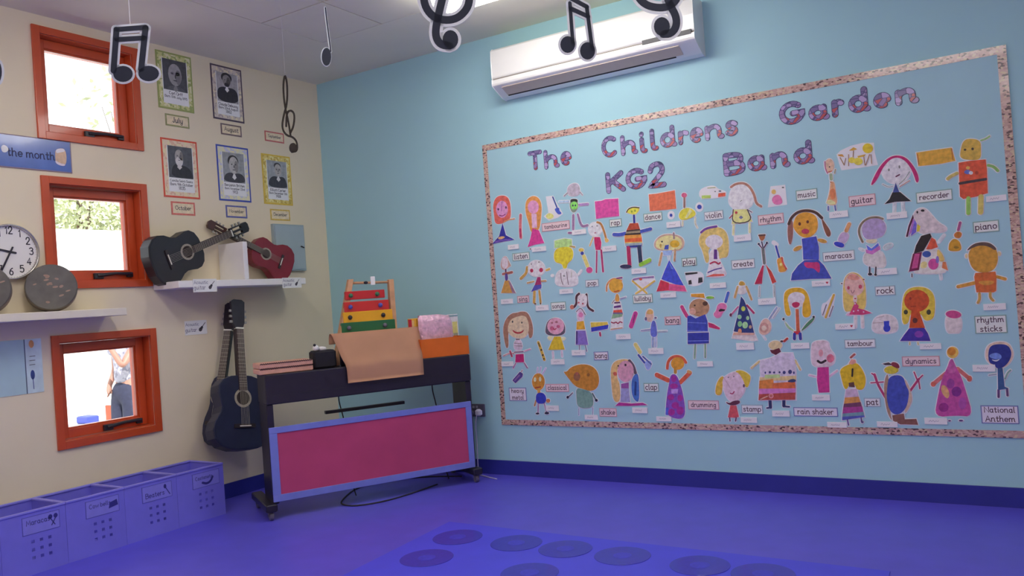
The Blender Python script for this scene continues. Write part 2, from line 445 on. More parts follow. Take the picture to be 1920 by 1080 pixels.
# ------------------------------------------------------------------ windows
GLASS = glass('window_glass')
WLAB = ['orange-red square window at the top of the cream wall', 'orange-red square window in the middle beside the clock', 'lowest orange-red square window with a person outside']
for n, (z0, z1) in enumerate(WZ):
    def ring(mb, x0, x1, a, w):
        y0, y1, q0, q1 = WY0+a, WY1-a, z0+a, z1-a
        for p, q in (((y0, q0), (y0+w, q1)), ((y1-w, q0), (y1, q1)), ((y0+w, q0), (y1-w, q0+w)), ((y0+w, q1-w), (y1-w, q1))):
            mb.box((x0, p[0], p[1]), (x1, q[0], q[1]))
        return mb
    f = ring(ring(MB(), 0.0, 0.016, 0, TRIM), -0.17, 0.0, TRIM, 0.006).build('window_%d' % (n+1), ORANGE, bevel=0.002)
    struct(f, WLAB[n], 'window')
    sa = ring(ring(MB(), -0.11, -0.06, TRIM+0.008, 0.052), -0.118, -0.072, TRIM+0.05, 0.02).build('sash', ORANGE, f, bevel=0.003)
    MB().box((-0.094, WY0+TRIM+0.05, z0+TRIM+0.05), (-0.09, WY1-TRIM-0.05, z1-TRIM-0.05)).build('pane', GLASS, sa)
    W = WY1-WY0
    ya, yb, zz = WY0+W*0.50, WY0+W*0.84, z0+TRIM+0.034
    h = MB().tube([(-0.045, ya, zz), (-0.04, (ya+yb)/2, zz+0.012), (-0.045, yb, zz+0.01)], [0.013, 0.010, 0.012], 8)
    h.box((-0.06, ya-0.02, zz-0.02), (-0.04, ya+0.04, zz+0.016)).box((-0.06, yb-0.03, zz-0.012), (-0.042, yb+0.01, zz+0.02))
    h.build('window_stay', BLACKP, f, smooth=False, bevel=0.003)

# ------------------------------------------------------------------ ceiling lamps
LM = emit('lamp_glow', (1.0, 0.965, 0.91), LAMP)
def lamp():
    r = empty('ceiling_light', (1.9, -0.76, HC))
    MB().box((1.9, -1.06, HC-0.03), (3.12, -0.76, HC)).build('housing', WHITE, r)
    MB().rbox((1.915, -1.045, HC-0.095), (3.105, -0.765, HC-0.03), 0.012).build('diffuser', LM, r)
    return r
l0 = lamp()
tag(l0, 'long white ceiling light nearest the display board', 'light', 'ceiling lights')
for x, y, lb in ((1.1, -2.75, 'long ceiling fill light added out of frame above the bins, second from the board'), (1.1, -4.6, 'long ceiling fill light added out of frame behind the viewer, left row'),
                 (3.7, -2.9, 'long ceiling fill light added out of frame right of the viewer'), (3.7, -4.6, 'long ceiling fill light added out of frame behind the viewer, right row')):
    tag(copy_tree(l0, (x, y, HC)), lb, 'light', 'ceiling lights')  # unseen copies of the lamp, added as fill and to brighten the cream wall

# ------------------------------------------------------------------ outdoors
GZ = -0.45
struct(MB().box((-40, -20, GZ-0.1), (-TW, 40, GZ)).build('terrace_ground', mat('#d8d6d2', 0.8, 0.03, 2.0, kind='paving', k=1)), 'bright sunlit paving outside the windows', 'ground')
tag(MB().box((-8.2, -6, GZ), (-8.0, 22, 2.85)).build('garden_wall', mat('#e2e0da', 0.8, 0.03, 2.0, kind='render', k=1)), 'white garden wall outside behind the middle window', 'wall')
LEAF = mat('#b4b890', 0.6, 0.25, 3.0, kind='leaf', k=.75)
BARK = mat('#6b5a48', 0.8, 0.2, 9.0, kind='bark', k=1)
def tree(cx, cy, z0, rx, ry, rz, n, size, lab, tk=1.0):
    r = empty('garden_tree', (cx, cy, GZ))
    mb = MB()
    for i in range(n):
        while True:
            p = Vector((random.uniform(-1, 1), random.uniform(-1, 1), random.uniform(-1, 1)))
            if p.length < 1: break
        p = Vector((cx + p.x*rx, cy + p.y*ry, z0 + p.z*rz))
        a = Vector((random.gauss(0, 1), random.gauss(0, 1), random.gauss(0, 1))).normalized()*size
        b = a.orthogonal().normalized()*size*0.45
        mb.add([p-a, p+b, p+a, p-b], [(0, 1, 2, 3)])
    mb.build('foliage', LEAF, r)
    t = MB().tube([(cx, cy, GZ), (cx+.1, cy, z0*0.5), (cx, cy+.1, z0+rz*0.3)], [0.14*tk, 0.10*tk, 0.04*tk])
    for k in range(7):
        q = k*0.9; t.tube([(cx, cy, z0*0.6), (cx+math.cos(q)*rx*.4, cy+math.sin(q)*ry*.4, z0), (cx+math.cos(q)*rx*.8, cy+math.sin(q)*ry*.8, z0+rz*.35*math.sin(k))], [0.05*tk, 0.03*tk, 0.01*tk], 6)
    t.build('trunk', BARK, r)
    tag(r, lab, 'tree', 'trees outside')
tree(-9.8, 3.6, 3.5, 1.2, 3.4, 1.15, 9000, 0.065, 'pale green tree over the garden wall seen through the middle window')
tree(-12.4, 6.6, 6.2, 0.9, 1.7, 1.0, 170, 0.10, 'sparse leafy branches seen at the corner of the top window', .25)

# ------------------------------------------------------------------ air conditioner
ax0, ax1 = 1.815, 3.25
prof = [(0, 2.965), (-0.150, 2.958), (-0.172, 2.94), (-0.178, 2.85), (-0.178, 2.765), (-0.176, 2.755), (-0.168, 2.752), (-0.168, 2.744), (-0.180, 2.742),
        (-0.182, 2.715), (-0.178, 2.702), (-0.165, 2.694), (-0.060, 2.640), (-0.02, 2.632), (0, 2.632)]
ACW = mat('#d6d3d0', 0.22, 0.01, 5.0, kind='white_gloss', coat=0.4)
mb = MB(); n = len(prof)
vs = [(ax0, y, z) for y, z in prof] + [(ax1, y, z) for y, z in prof]
fs = [tuple(range(n)), tuple(range(2*n-1, n-1, -1))] + [(i, i+1, n+i+1, n+i) for i in range(n-1)] + [(n-1, 0, n, 2*n-1)]
ac = mb.add(vs, fs).build('air_conditioner', ACW, bevel=0.004)
tag(ac, 'white split air conditioner on the pale blue wall above the display board', 'air conditioner')
def under(y0, y1, x0, x1, o):            # slab on the slanted underside
    zf = lambda y: 2.694 + (y + 0.165)*(2.640-2.694)/(0.105)
    return MB().add([(x0, y0, zf(y0)), (x1, y0, zf(y0)), (x1, y1, zf(y1)), (x0, y1, zf(y1)), (x0, y0, zf(y0)-o), (x1, y0, zf(y0)-o), (x1, y1, zf(y1)-o), (x0, y1, zf(y1)-o)],
        [(0, 1, 2, 3), (7, 6, 5, 4), (0, 4, 5, 1), (1, 5, 6, 2), (2, 6, 7, 3), (3, 7, 4, 0)])
under(-0.158, -0.085, ax0+0.06, ax1-0.11, 0.005).build('louvre', mat('#b3a498', 0.4, 0.02, kind='louvre'), ac)
under(-0.083, -0.070, ax0+0.06, ax1-0.16, 0.002).build('air_slot', mat('#2a2320', 0.6, 0, kind='slot'), ac)
MB().box((ax0+0.004, -0.1700, 2.7445), (ax1-0.004, -0.1660, 2.7515)).build('panel_groove', mat('#77706c', 0.5, 0, kind='groove'), ac)
MB().box((ax1-0.33, -0.1845, 2.735), (ax1-0.02, -0.176, 2.762)).build('display_strip', BLACKP, ac)
# ================================================================== things on the cream wall
PAPER = mat('#d6d4d8', 0.55, 0.02, 30.0, kind='paper')
LAMI = mat('#d8d6d8', 0.22, 0.02, 30.0, kind='laminated_paper', coat=0.5)
INK = mat('#26242e', 0.7, 0, kind='ink')
def flat(name, poly, mp, h0, h1, m, parent=None):
    return MB().prism(poly, mp, h0, h1).build(name, m, parent)
ML = MAPS[LW]; MBK = MAPS[BL]
GREYS = {}
def portrait(tl, br, edge, inner, lines, look, label, extra=()):
    y0, z1 = on_left(*tl); y1, z0 = on_left(*br)
    W, H = y1-y0, z1-z0
    U = lambda u, v: (y0+u*W, z0+v*H)
    R = lambda a, b, c, d: [U(a, b), U(c, b), U(c, d), U(a, d)]
    o = flat('portrait_poster', R(0, 0, 1, 1), ML, 0.0, 0.003, mat(edge, 0.3, 0.08, 40, kind='card', coat=0.3))
    flat('patterned_border', R(.04, .03, .96, .97), ML, .003, .0032, cells('border_'+edge[1:], [(0, inner[0]), (.4, inner[1]), (.7, inner[2])], 60, .4), o)
    sh = flat('white_sheet', R(.15, .1, .86, .88), ML, .0032, .0035, PAPER, o)
    ph = flat('photograph', R(.17, .34, .84, .88), ML, .0035, .0038, mat(look[0], .4, .25, 25, kind='photo'), o)
    P = lambda *t: [U(.17+a*.67, .34+b*.54) for a, b in pairs(t)]
    flat('suit', chaikin(P(*look[1]), True), ML, .0038, .0039, mat(look[2], .5, .2, 40, kind='photo'), ph)
    cx, cz, rx, rz = look[3]
    if look[7]: flat('hair', [U(.17+a*.67, .34+b*.54) for a, b in ell(cx+look[7][0], cz+look[7][1], look[7][2], look[7][3])], ML, .0039, .00395, mat(look[6], .5, .1, 60, kind='photo'), ph)
    flat('face', [U(.17+a*.67, .34+b*.54) for a, b in ell(cx, cz, rx, rz)], ML, .0039, .0040, mat(look[4], .5, .15, 40, kind='photo'), ph)
    flat('collar', P(cx-.10, cz-rz-.12, cx, cz-rz*.8, cx+.10, cz-rz-.12, cx, cz-rz-.2), ML, .0039, .00397, mat(look[5], .5, .05, 40, kind='photo'), ph)
    for nm, cc, ex in extra: flat(nm, [U(.17+a*.67, .34+b*.54) for a, b in ell(*ex)], ML, .0040, .00405, mat(cc, .5, .1, 60, kind='photo'), ph)
    fe = MB()
    for q in (-1, 1): fe.prism([U(.17+a*.67, .34+b*.54) for a, b in ell(cx+q*rx*.4, cz+rz*.1, rx*.16, rz*.07)], ML, .004, .0041)
    fe.prism([U(.17+a*.67, .34+b*.54) for a, b in ell(cx, cz-rz*.52, rx*.3, rz*.05)], ML, .004, .0041)
    fe.prism([U(.17+a*.67, .34+b*.54) for a, b in ell(cx+rx*.05, cz-rz*.15, rx*.09, rz*.2)], ML, .004, .0041)
    fe.build('features', mat('#3a3a3e', .5, 0, kind='photo'), ph)
    t = MB()
    for i, s_ in enumerate(lines):
        c = U(.5, .285-.062*i); text(t, s_, c[0], c[1], W*.62, H*.05, ML, .0038, .15)
    t.build('lettering', INK, sh)
    return tag(o, label, 'poster', 'composer portraits')
S1 = (.02, 0, .05, .22, .3, .34, .5, .3, .72, .34, .96, .2, 1, 0)
portrait((290, 92), (364, 213), '#8d9556', ('#b7b77c', '#c9c6a4', '#8f9a5c'), ['Carl Orff', 'Born 10th July 1895'],
         ('#45464b', (.1, 0, .2, .12, .4, .16, .6, .16, .85, .1, .95, 0), '#54545a', (.5, .52, .28, .36), '#8e8c8e', '#77777a', '#a5a3a4', None), 'green-edged portrait poster of a bald man in glasses above the July card', (('shaded_cheek', '#6d6b6e', (.63, .45, .12, .24)), ('spectacle_lens', '#77757a', (.40, .56, .09, .055)), ('spectacle_lens', '#77757a', (.61, .56, .09, .055))))
portrait((393, 118), (458, 232), '#4b3d4c', ('#c0b5a8', '#a79a94', '#cfc4a8'), ['Claude Debussy', 'Born 22nd August', '1862'],
         ('#9a9698', (0, 0, 0, .4, .25, .52, .5, .5, .8, .52, 1, .38, 1, 0), '#2b2a30', (.48, .74, .2, .2), '#827d7c', '#d0cdcf', '#2a282c', (0, .1, .26, .17)), 'dark-edged portrait poster above the August card', (('beard', '#2c2a2e', (.48, .60, .12, .07)), ('shaded_cheek', '#55514f', (.57, .73, .09, .14))))
portrait((300, 257), (375, 374), '#c4492f', ('#d6bfa6', '#c9a58c', '#d7c7a0'), ['Camille Saint-Saens', 'Born 9th October', '1835'],
         ('#4d4f55', (.1, 0, .12, .3, .3, .46, .5, .42, .85, .36, 1, .1, 1, 0), '#2c2d33', (.45, .68, .17, .22), '#97938f', '#bcb8b4', '#bdbab8', (0, -.12, .16, .2)), 'red-edged portrait poster of a white-bearded man above the October card', (('beard', '#c0bcb8', (.44, .55, .13, .12)), ('shaded_cheek', '#6f6b68', (.55, .70, .07, .14))))
portrait((404, 270), (471, 380), '#39489c', ('#c8c6ae', '#b3b3c4', '#cfc9a2'), ['Benjamin Britten', 'Born November 22nd', '1913'],
         ('#8b8d90', (0, 0, .05, .24, .3, .34, .55, .3, .8, .34, 1, .2, 1, 0), '#3d3d44', (.5, .58, .22, .29), '#a8a5a2', '#c9c8c8', '#2e2c30', (-.02, .14, .25, .2)), 'blue-edged portrait poster of a curly-haired man above the November card', (('shaded_cheek', '#7d7977', (.62, .55, .09, .2)),))
portrait((489, 287), (549, 386), '#c9ac3f', ('#c9b66a', '#d8c98c', '#b59c48'), ['Elliott Carter', 'Born December 11th', '1908'],
         ('#909498', (0, 0, .06, .3, .3, .44, .55, .4, .85, .44, .98, .2, 1, 0), '#3a3b42', (.55, .66, .18, .23), '#a39f9b', '#c4c2c0', '#3c3a3c', (-.02, .16, .18, .12)), 'yellow-edged portrait poster of a man in spectacles above the December card', (('spectacle_lens', '#8a8784', (.48, .69, .06, .045)), ('spectacle_lens', '#8a8784', (.62, .69, .06, .045))))
def month(px, py, w, h, word, edge, label):
    y0, z1 = on_left(px-w/2, py-h/2-w*.04); y1, z0 = on_left(px+w/2, py+h/2+w*.04)
    o = flat('month_card', rect(y0, z0, y1, z1), ML, 0, .003, mat(edge, .35, .15, 60, kind='card', coat=.3))
    d = (z1-z0)*.13
    f = flat('card_face', rect(y0+d, z0+d, y1-d, z1-d), ML, .003, .0034, mat('#cfc0a2', .4, .12, 40, kind='card'), o)
    text(MB(), word, (y0+y1)/2, (z0+z1)/2, (y1-y0)*.66, (z1-z0)*.42, ML, .0037, .14).build('lettering', INK, f)
    tag(o, label, 'card', 'month cards')
month(332, 227, 46, 26, 'July', '#8c8a5c', 'small olive card reading July under the green-edged portrait')
month(433, 244, 40, 24, 'August', '#6d5a58', 'small brown-edged card reading August')
month(514, 257, 37, 22, 'September', '#b5605a', 'small pink card reading September beside the treble clef')
month(343, 391, 46, 24, 'October', '#c0685c', 'small red-edged card reading October')
month(443, 397, 41, 22, 'November', '#5a5c96', 'small blue-edged card reading November above the shelf')
month(525, 403, 38, 20, 'December', '#c0a24a', 'small yellow-edged card reading December above the grey cabinet')

# long blue heading, half out of frame
y1, z1 = on_left(131, 266); z0 = on_left(131, 325)[1]; y0 = y1-1.15
sg = flat('heading_sign', rect(y0, z0, y1, z1), ML, 0, .006, mat('#7b6a78', .4, .05, kind='card'))
fc = flat('sign_face', rect(y0+.006, z0+.006, y1-.006, z1-.006), ML, .006, .0064, mat('#4560a2', .2, .06, 12, kind='card', coat=.6), sg)
t = MB(); text(t, 'the month', *on_left(58, 291), on_left(96, 290)[0]-on_left(8, 280)[0], .085, ML, .0068, .15)
t.build('lettering', mat('#1f2a52', .5, 0, kind='ink'), fc)
q = lambda *a: [on_left(x/10.8, 240+y/10.8) for x, y in pairs(a)]
pc = flat('composer_picture', chaikin(q(1110, 430, 1270, 410, 1320, 480, 1340, 640, 1310, 770, 1200, 765, 1115, 710, 1105, 560), True), ML, .0064, .0070, mat('#c3a68c', .5, .1, 60, kind='print'), fc)
for nm, cc, pp in (('white_hair', '#d2ccd0', (1115, 430, 1270, 415, 1315, 480, 1200, 500, 1125, 520)), ('lace_collar', '#d0c4cc', (1105, 650, 1200, 720, 1310, 735, 1300, 775, 1200, 765, 1115, 715))):
    flat(nm, chaikin(q(*pp), True), ML, .0070, .0072, mat(cc, .5, .05, 60, kind='print'), pc)
flat('white_flower', chaikin(q(0, 380, 60, 340, 140, 380, 165, 450, 110, 500, 30, 490), True), ML, .0064, .0070, PAPER, fc)  # white splash highlight, painted on as a flower-like patch
tag(sg, 'long blue heading sign reading the month, running off the left edge', 'sign')

# clock
cy, cz = on_left(15, 473); R_ = (on_left(15, 421)[1]-on_left(15, 525)[1])/2
MC = Matrix.Translation((0, cy, cz)) @ Matrix.Rotation(math.radians(90), 4, 'Y')
ck = empty('wall_clock', (0, cy, cz-R_))
MB().lathe([(R_*.97, 0), (R_, .012), (R_, .036), (R_*.965, .042), (R_*.93, .036), (R_*.93, .02), (0.001, .02)], MC, 56).build('rim', mat('#a9a6a2', .25, .05, metal=.8, kind='metal'), ck, True)
MB().lathe([(R_*.93, .018), (R_*.93, .022), (.001, .022)], MC, 48).build('dial', mat('#d0cdcb', .4, 0, kind='dial'), ck)
nb = MB()
for k in range(1, 13):
    a = math.radians(90-30*k); text(nb, str(k), cy+math.cos(a)*R_*.74, cz+math.sin(a)*R_*.74, R_*.3, R_*.24, ML, .0226, .16)
for k in range(60):
    a = math.radians(6*k); nb.ribbon([(cy+math.cos(a)*R_*.90, cz+math.sin(a)*R_*.90), (cy+math.cos(a)*R_*.92, cz+math.sin(a)*R_*.92)], .0012, ML, .022, .0226)
nb.build('numerals', INK, ck)
for nm, a, l, w in (('hour_hand', 168, .55, .011), ('minute_hand', 243, .8, .008)):
    c, s_ = math.cos(math.radians(a)), math.sin(math.radians(a))
    MB().ribbon([(cy-c*R_*.18, cz-s_*R_*.18), (cy+c*R_*l, cz+s_*R_*l)], w, ML, .024, .027 if nm[0] == 'h' else .030).build(nm, INK, ck)
tag(ck, 'round white wall clock with a metal rim showing about half past nine', 'clock')

# shelves
def shelf(p0, p1, xd, thick, m, nm, label, extend=0):
    """p0, p1: pixels of the upper front edge"""
    y0, z = on_left(*p0, xd); y1, z2 = on_left(*p1, xd); z = (z+z2)/2
    o = MB().rbox((0, y0-extend, z-thick), (xd, y1, z), .003).build(nm, m)
    tag(o, label, 'shelf'); return y0, y1, z
SHW = mat('#d3d0cf', .4, .03, 9, kind='melamine')
sy0, sy1, sz = shelf((335, 530), (573, 518), .265, .045, SHW, 'wall_shelf', 'white wall shelf holding the black and red guitars')
ly0, ly1, lz = shelf((0, 586), (238, 579), .22, .045, mat('#c9c2b4', .5, .03, 9, kind='melamine'), 'wall_shelf', 'cream wall shelf under the clock holding round drums', .6)
dy = on_left(412, 500)[0]
dv = MB().rbox((0, dy-.005, sz), (.262, dy+.033, sz+.262), .003).build('shelf_divider', SHW)
tag(dv, 'upright white divider board on the shelf between the two guitars', 'divider')

# round drums on the cream shelf
def drum(px, py, r, yaw, label):
    xc = .115
    y, z = on_left(px, py, xc)
    z = lz + r + .001
    M = Matrix.Translation((xc-.03, y, z)) @ Matrix.Rotation(math.radians(yaw), 4, 'Z') @ Matrix.Rotation(math.radians(90-7), 4, 'Y')
    o = empty('hand_drum', (xc-.03, y, lz))
    MB().lathe([(r*.96, -.03), (r, -.026), (r, .04), (r*.97, .046), (r*.9, .046)], M, 48).build('shell', mat('#6e5f54', .55, .25, 25, kind='drum_wood'), o, True)
    hd = MB().lathe([(r*.985, .036), (r*.985, .05), (r*.95, .054), (.001, .054)], M, 48).build('drum_head', mat('#55524f', .5, .18, 14, kind='drum_skin'), o)
    k = MB(); random.seed(int(px)+3)
    for i in range(13):
        a = random.uniform(0, 6.28); q = random.uniform(.1, .75)*r; c = (math.cos(a)*q, math.sin(a)*q)
        k.prism(ell(c[0], c[1], random.uniform(.004, .008), random.uniform(.009, .017), random.uniform(-25, 25), 8), lambda a_, b_, h: M @ Vector((a_, b_, h)), .054, .0545)
    k.build('painted_flecks', mat('#8d7468', .6, .15, 60, kind='paint'), hd)
    tag(o, label, 'drum', 'drums on the shelf')
drum(101, 530, .133, -28, 'round dark speckled drum at the right end of the cream shelf')
drum(-27, 535, .133, -28, 'round dark drum cut off by the left edge of the picture')

# grey wall cabinet
y0, z1 = on_left(507, 420); y1, z0 = on_left(570, 508)
cb = MB().box((0, y0, z0), (.03, y1, z1)).build('fuse_box', mat('#8b9aa0', .45, .03, 9, kind='grey_metal'), bevel=.003)
MB().box((.03, y0+.012, z0+.012), (.036, y1-.012, z1-.012)).build('door', mat('#93a2a8', .4, .03, 9, kind='grey_metal'), cb, bevel=.002)
a, b = on_left(560, 464); MB().tube([(.036, a-.012, b+.006), (.046, a, b), (.046, a+.012, b-.006)], .005).build('latch', INK, cb)
tag(cb, 'flat blue-grey metal wall box with a small latch behind the red guitar', 'cabinet')

# "Acoustic guitar" labels
def guitar_icon(mb, y, z, s_, mp, h):
    mb.prism(ell(y-s_*.18, z-s_*.25, s_*.26, s_*.22, 40), mp, h, h+.0002); mb.prism(ell(y-.0, z-.05*s_, s_*.2, s_*.16, 40), mp, h, h+.0002)
    mb.ribbon([(y, z), (y+s_*.5, z+s_*.5)], s_*.08, mp, h, h+.0002)
def glabel(p, w, h, x, label):
    y0, z1 = on_left(p[0]-w/2, p[1]-h/2, x); y1, z0 = on_left(p[0]+w/2, p[1]+h/2, x)
    mp = lambda a, b, hh: Vector((x+hh, a, b))
    o = flat('instrument_label', rect(y0, z0, y1, z1), mp, 0, .002, LAMI)
    H, W = z1-z0, y1-y0; t = MB()
    text(t, 'Acoustic', y0+W*.33, z1-H*.28, W*.58, H*.3, mp, .0024, .12); text(t, 'guitar', y0+W*.27, z1-H*.68, W*.5, H*.3, mp, .0024, .12)
    t.build('lettering', mat('#5a5670', .6, 0, kind='ink'), o)
    g = MB(); guitar_icon(g, y0+W*.76, z0+H*.5, H*.62, mp, .002); g.build('guitar_picture', mat('#4a4650', .6, 0, kind='ink'), o)
    tag(o, label, 'label', 'acoustic guitar labels')
glabel((384, 535), 46, 23, .2655, 'white acoustic guitar label on the shelf edge under the black guitar')
glabel((547, 530), 37, 18, .2655, 'white acoustic guitar label on the shelf edge under the red guitar')
glabel((367, 614), 43, 23, 0.0, 'white acoustic guitar label on the wall left of the hanging guitar')

# pale blue poster low on the left
y1, z1 = on_left(76, 634); z0 = on_left(76, 735)[1]; y0 = y1-.75
ps = flat('wall_poster', rect(y0, z0, y1, z1), ML, 0, .003, mat('#9fb8c0', .3, .06, 5, kind='card', coat=.4))
a = on_left(48, 690)[0]
st = flat('side_strip', rect(a, z0, y1, z1), ML, .003, .0033, mat('#b3c4cc', .3, .12, 12, kind='card'), ps)
flat('strip_line', rect(a-.004, z0, a+.002, z1), ML, .0033, .0035, mat('#4a5a70', .5, 0, kind='ink'), ps)
a2, b2 = on_left(61, 706); m_ = MB(); m_.prism(ell(a2, b2+.01, .012, .027), ML, .0033, .0036); m_.ribbon([(a2, b2), (a2+.002, b2-.07)], .004, ML, .0033, .0036); m_.build('microphone_picture', mat('#33447c', .5, 0, kind='ink'), st)
a2, b2 = on_left(58, 645); MB().prism(ell(a2, b2, .014, .022), ML, .0033, .0036).build('flower_picture', mat('#c08a5a', .5, .1, kind='ink'), st)
m_ = MB()
for k in range(3): a2, b2 = on_left(60, 668+8*k); m_.ribbon([(a2-.015, b2), (a2+.015, b2+.001)], .003, ML, .0033, .0036)
m_.build('lettering', INK, st)
tag(ps, 'pale blue poster with a picture strip at its right edge, cut by the frame', 'poster')

# ------------------------------------------------------------------ guitars
def guitar(name, M, L, body, neckc, headc, label, kind='classical', rosette='#8d8578', W=1.0, D=.1):
    """local x: length from tail, y: across, z: out of the soundboard"""
    o = empty(name, M.translation)
    k = L
    half = [(0, .0), (.004, .07), (.03, .135), (.08, .172), (.135, .182), (.19, .168), (.245, .135), (.285, .125), (.33, .132), (.375, .142), (.42, .138), (.46, .11), (.482, .06), (.488, .0)]
    pts = [(x*k, y*k*W) for x, y in half] + [(x*k, -y*k*W) for x, y in half[-2:0:-1]]
    mp = lambda a, b, h: M @ Vector((a, b, h))
    dp = D*k
    MB().prism(pts, mp, -dp, 0).build('body', mat(body, .4, .12, 12, kind='lacquer', coat=.1), o, bevel=.004*k)
    sb = MB().prism(inflate(pts, -.012*k), mp, 0, .0015).build('soundboard', mat(body, .35, .10, 12, kind='lacquer', coat=.15), o)
    MB().prism(ell(.335*k, 0, .062*k, .062*k, n=28), mp, .0015, .003).build('rosette', mat(rosette, .5, .2, 90, kind='rosette'), o)
    MB().prism(ell(.335*k, 0, .046*k, .046*k, n=28), mp, .003, .0036).build('sound_hole', mat('#2a2120', .8, .1, kind='dark'), o)
    br = MB().box((.14*k, -.075*k, .0015), (.165*k, .075*k, .012*k), M).build('bridge', mat('#2b2326', .5, .1, kind='wood'), o)
    MB().box((.148*k, -.04*k, .012*k), (.155*k, .04*k, .017*k), M).build('saddle', mat('#d0cbc0', .5, 0, kind='bone'), br)
    MB().box((.46*k, -.027*k, -.03*k), (.80*k, .027*k, .004), M).build('neck', mat(neckc, .4, .15, 30, kind='wood'), o, bevel=.003)
    fb = MB().box((.385*k, -.027*k, .003), (.80*k, .027*k, .012*k), M).build('fretboard', mat('#3a2e2c', .5, .15, 40, kind='wood'), o)
    x = .80; fr = MB(); d = .0
    for i in range(16):
        sl = .65*k/k; d = (.80-.155)*(1-2**(-(i+1)/12)); fr.box(((.80-d)*k-.001, -.027*k, .012*k), ((.80-d)*k+.001, .027*k, .0135*k), M)
    fr.build('frets', mat('#8d877c', .4, 0, metal=.5, kind='metal'), fb)
    MB().box((.797*k, -.028*k, .004), (.806*k, .028*k, .017*k), M).build('nut', mat('#d6d2c8', .5, 0, kind='bone'), o)
    hb = MB()
    if kind == 'classical':                 # slotted head
        for a, b, c, d in ((.805, -.04, .825, .04), (.825, -.04, .925, -.03), (.825, -.008, .925, .008), (.825, .03, .925, .04), (.925, -.042, .985, .042)):
            hb.box((a*k, b*k, -.022*k), (c*k, d*k, .004), M)
        hb.prism([(.985*k, -.042*k), (1.0*k, -.022*k), (1.0*k, .022*k), (.985*k, .042*k)], mp, -.022*k, .004)
    else:
        hb.prism([(.805*k, -.027*k), (.84*k, -.042*k), (.985*k, -.05*k), (1.0*k, -.03*k), (1.0*k, .03*k), (.985*k, .05*k), (.84*k, .042*k), (.805*k, .027*k)], mp, -.018*k, .004)
    hd = hb.build('headstock', mat(headc, .35, .15, 30, kind='wood'), o)
    for q in (-1, 1):
        for i in range(3):
            MB().box(((.84+.037*i)*k, q*.05*k-.012*k, -.014*k), ((.855+.037*i)*k, q*.05*k+.012*k, -.002*k), M).build('tuning_peg', mat('#9a948c', .3, 0, metal=.7, kind='metal'), hd)
    sg_ = MB()
    for i in range(6):
        yy = (-.02+.008*i)*k; sg_.tube([M @ Vector((.152*k, yy*1.4, .018*k)), M @ Vector((.80*k, yy, .019*k))], .0007, 4)
    sg_.build('strings', mat('#a8a49c', .3, 0, metal=.5, kind='metal'), o)
    tag(o, label, 'guitar'); return o
def frame_left(tail, head, x_tail, x_head, nyaw=0):
    a = on_left(*tail, x_tail); b = on_left(*head, x_head)
    P = Vector((x_tail, a[0], a[1])); Q = Vector((x_head, b[0], b[1]))
    ex = (Q-P).normalized(); n0 = Vector((math.cos(math.radians(nyaw)), math.sin(math.radians(nyaw)), 0))
    ez = (n0 - ex*n0.dot(ex)).normalized(); ey = ez.cross(ex)
    M = Matrix((ex, ey, ez)).transposed().to_4x4(); M.translation = P
    return M, (Q-P).length
M, L = frame_left((286, 500), (465, 424), .14, .10)
guitar('acoustic_guitar', M, L, '#1f1d22', '#2b211f', '#1e1c20', 'small black guitar lying on the white shelf', W=1.08)
M, L = frame_left((549, 503), (390, 418), .15, .04)
guitar('acoustic_guitar', M, L, '#701526', '#3a1c1c', '#3f211e', 'small dark red guitar leaning against the shelf divider', W=1.08)
M, L = frame_left((461, 843), (445, 562), .30, .12, -8)
guitar('acoustic_guitar', M, L, '#20253c', '#2a2226', '#24222a', 'large dark acoustic guitar hanging on the cream wall beside the piano', 'steel', W=1.22)
M, L = frame_left((399, 836), (435, 568), .09, .05, -66)
guitar('acoustic_guitar', M, L, '#1c2038', '#241c20', '#241c20', 'second dark guitar seen edge-on behind the large hanging guitar', 'steel', W=.52, D=.07)
hk = on_left(441, 574)
h = MB().box((0, hk[0]-.03, hk[1]-.03), (.012, hk[0]+.03, hk[1]+.03)); h.tube([(.01, hk[0]-.0, hk[1]), (.07, hk[0], hk[1]-.006), (.085, hk[0], hk[1]+.012)], .005)
tag(h.build('guitar_hook', INK), 'black wall hook behind the heads of the two hanging guitars', 'hook')
# ================================================================== keyboard piano standing across the corner
PO = Vector((0.80102, -1.47566, 0)); PU = Vector((0.49950, 0.86631, 0)); PN = Vector((0.86631, -0.49950, 0))
PM = Matrix(((PU.x, -PN.x, 0, PO.x), (PU.y, -PN.y, 0, PO.y), (0, 0, 1, 0), (0, 0, 0, 1)))
def on_piano(px, py, d):
    p = hit(px, py, PO - PN*d, PN); return ((p-PO).dot(PU), p.z)
PBLK = mat('#1a1626', .4, .08, 20, kind='black_lacquer', coat=.2)
pn = empty('digital_piano', PM @ Vector((.7, .2, 0)))
bd = MB().rbox((.035, 0, .70), (1.425, .25, .885), .006, PM).build('keyboard_case', PBLK, pn)
MB().box((.05, -.002, .752), (1.41, .0005, .756), PM).build('lid_line', INK, bd)
for a in (.037, 1.383): MB().rbox((a, .012, .09), (a+.04, .245, .70), .004, PM).build('side_panel', PBLK, pn)
for a in (-.015, 1.375):
    ft = MB().rbox((a, -.04, .055), (a+.07, .44, .10), .006, PM).build('foot', PBLK, pn)
    for d in (0.0, .40):
        cs = MB().lathe([(.006, -.012), (.024, -.012), (.026, -.008), (.026, .008), (.024, .012), (.006, .012)], PM @ Matrix.Translation((a+.035, d, .026)) @ Matrix.Rotation(math.radians(90), 4, 'Y'), 20)
        cs.box((a+.018, d-.012, .024), (a+.022, d+.012, .06), PM).box((a+.048, d-.012, .024), (a+.052, d+.012, .06), PM)
        cs.build('castor', mat('#5b5668', .4, .05, kind='rubber'), ft)
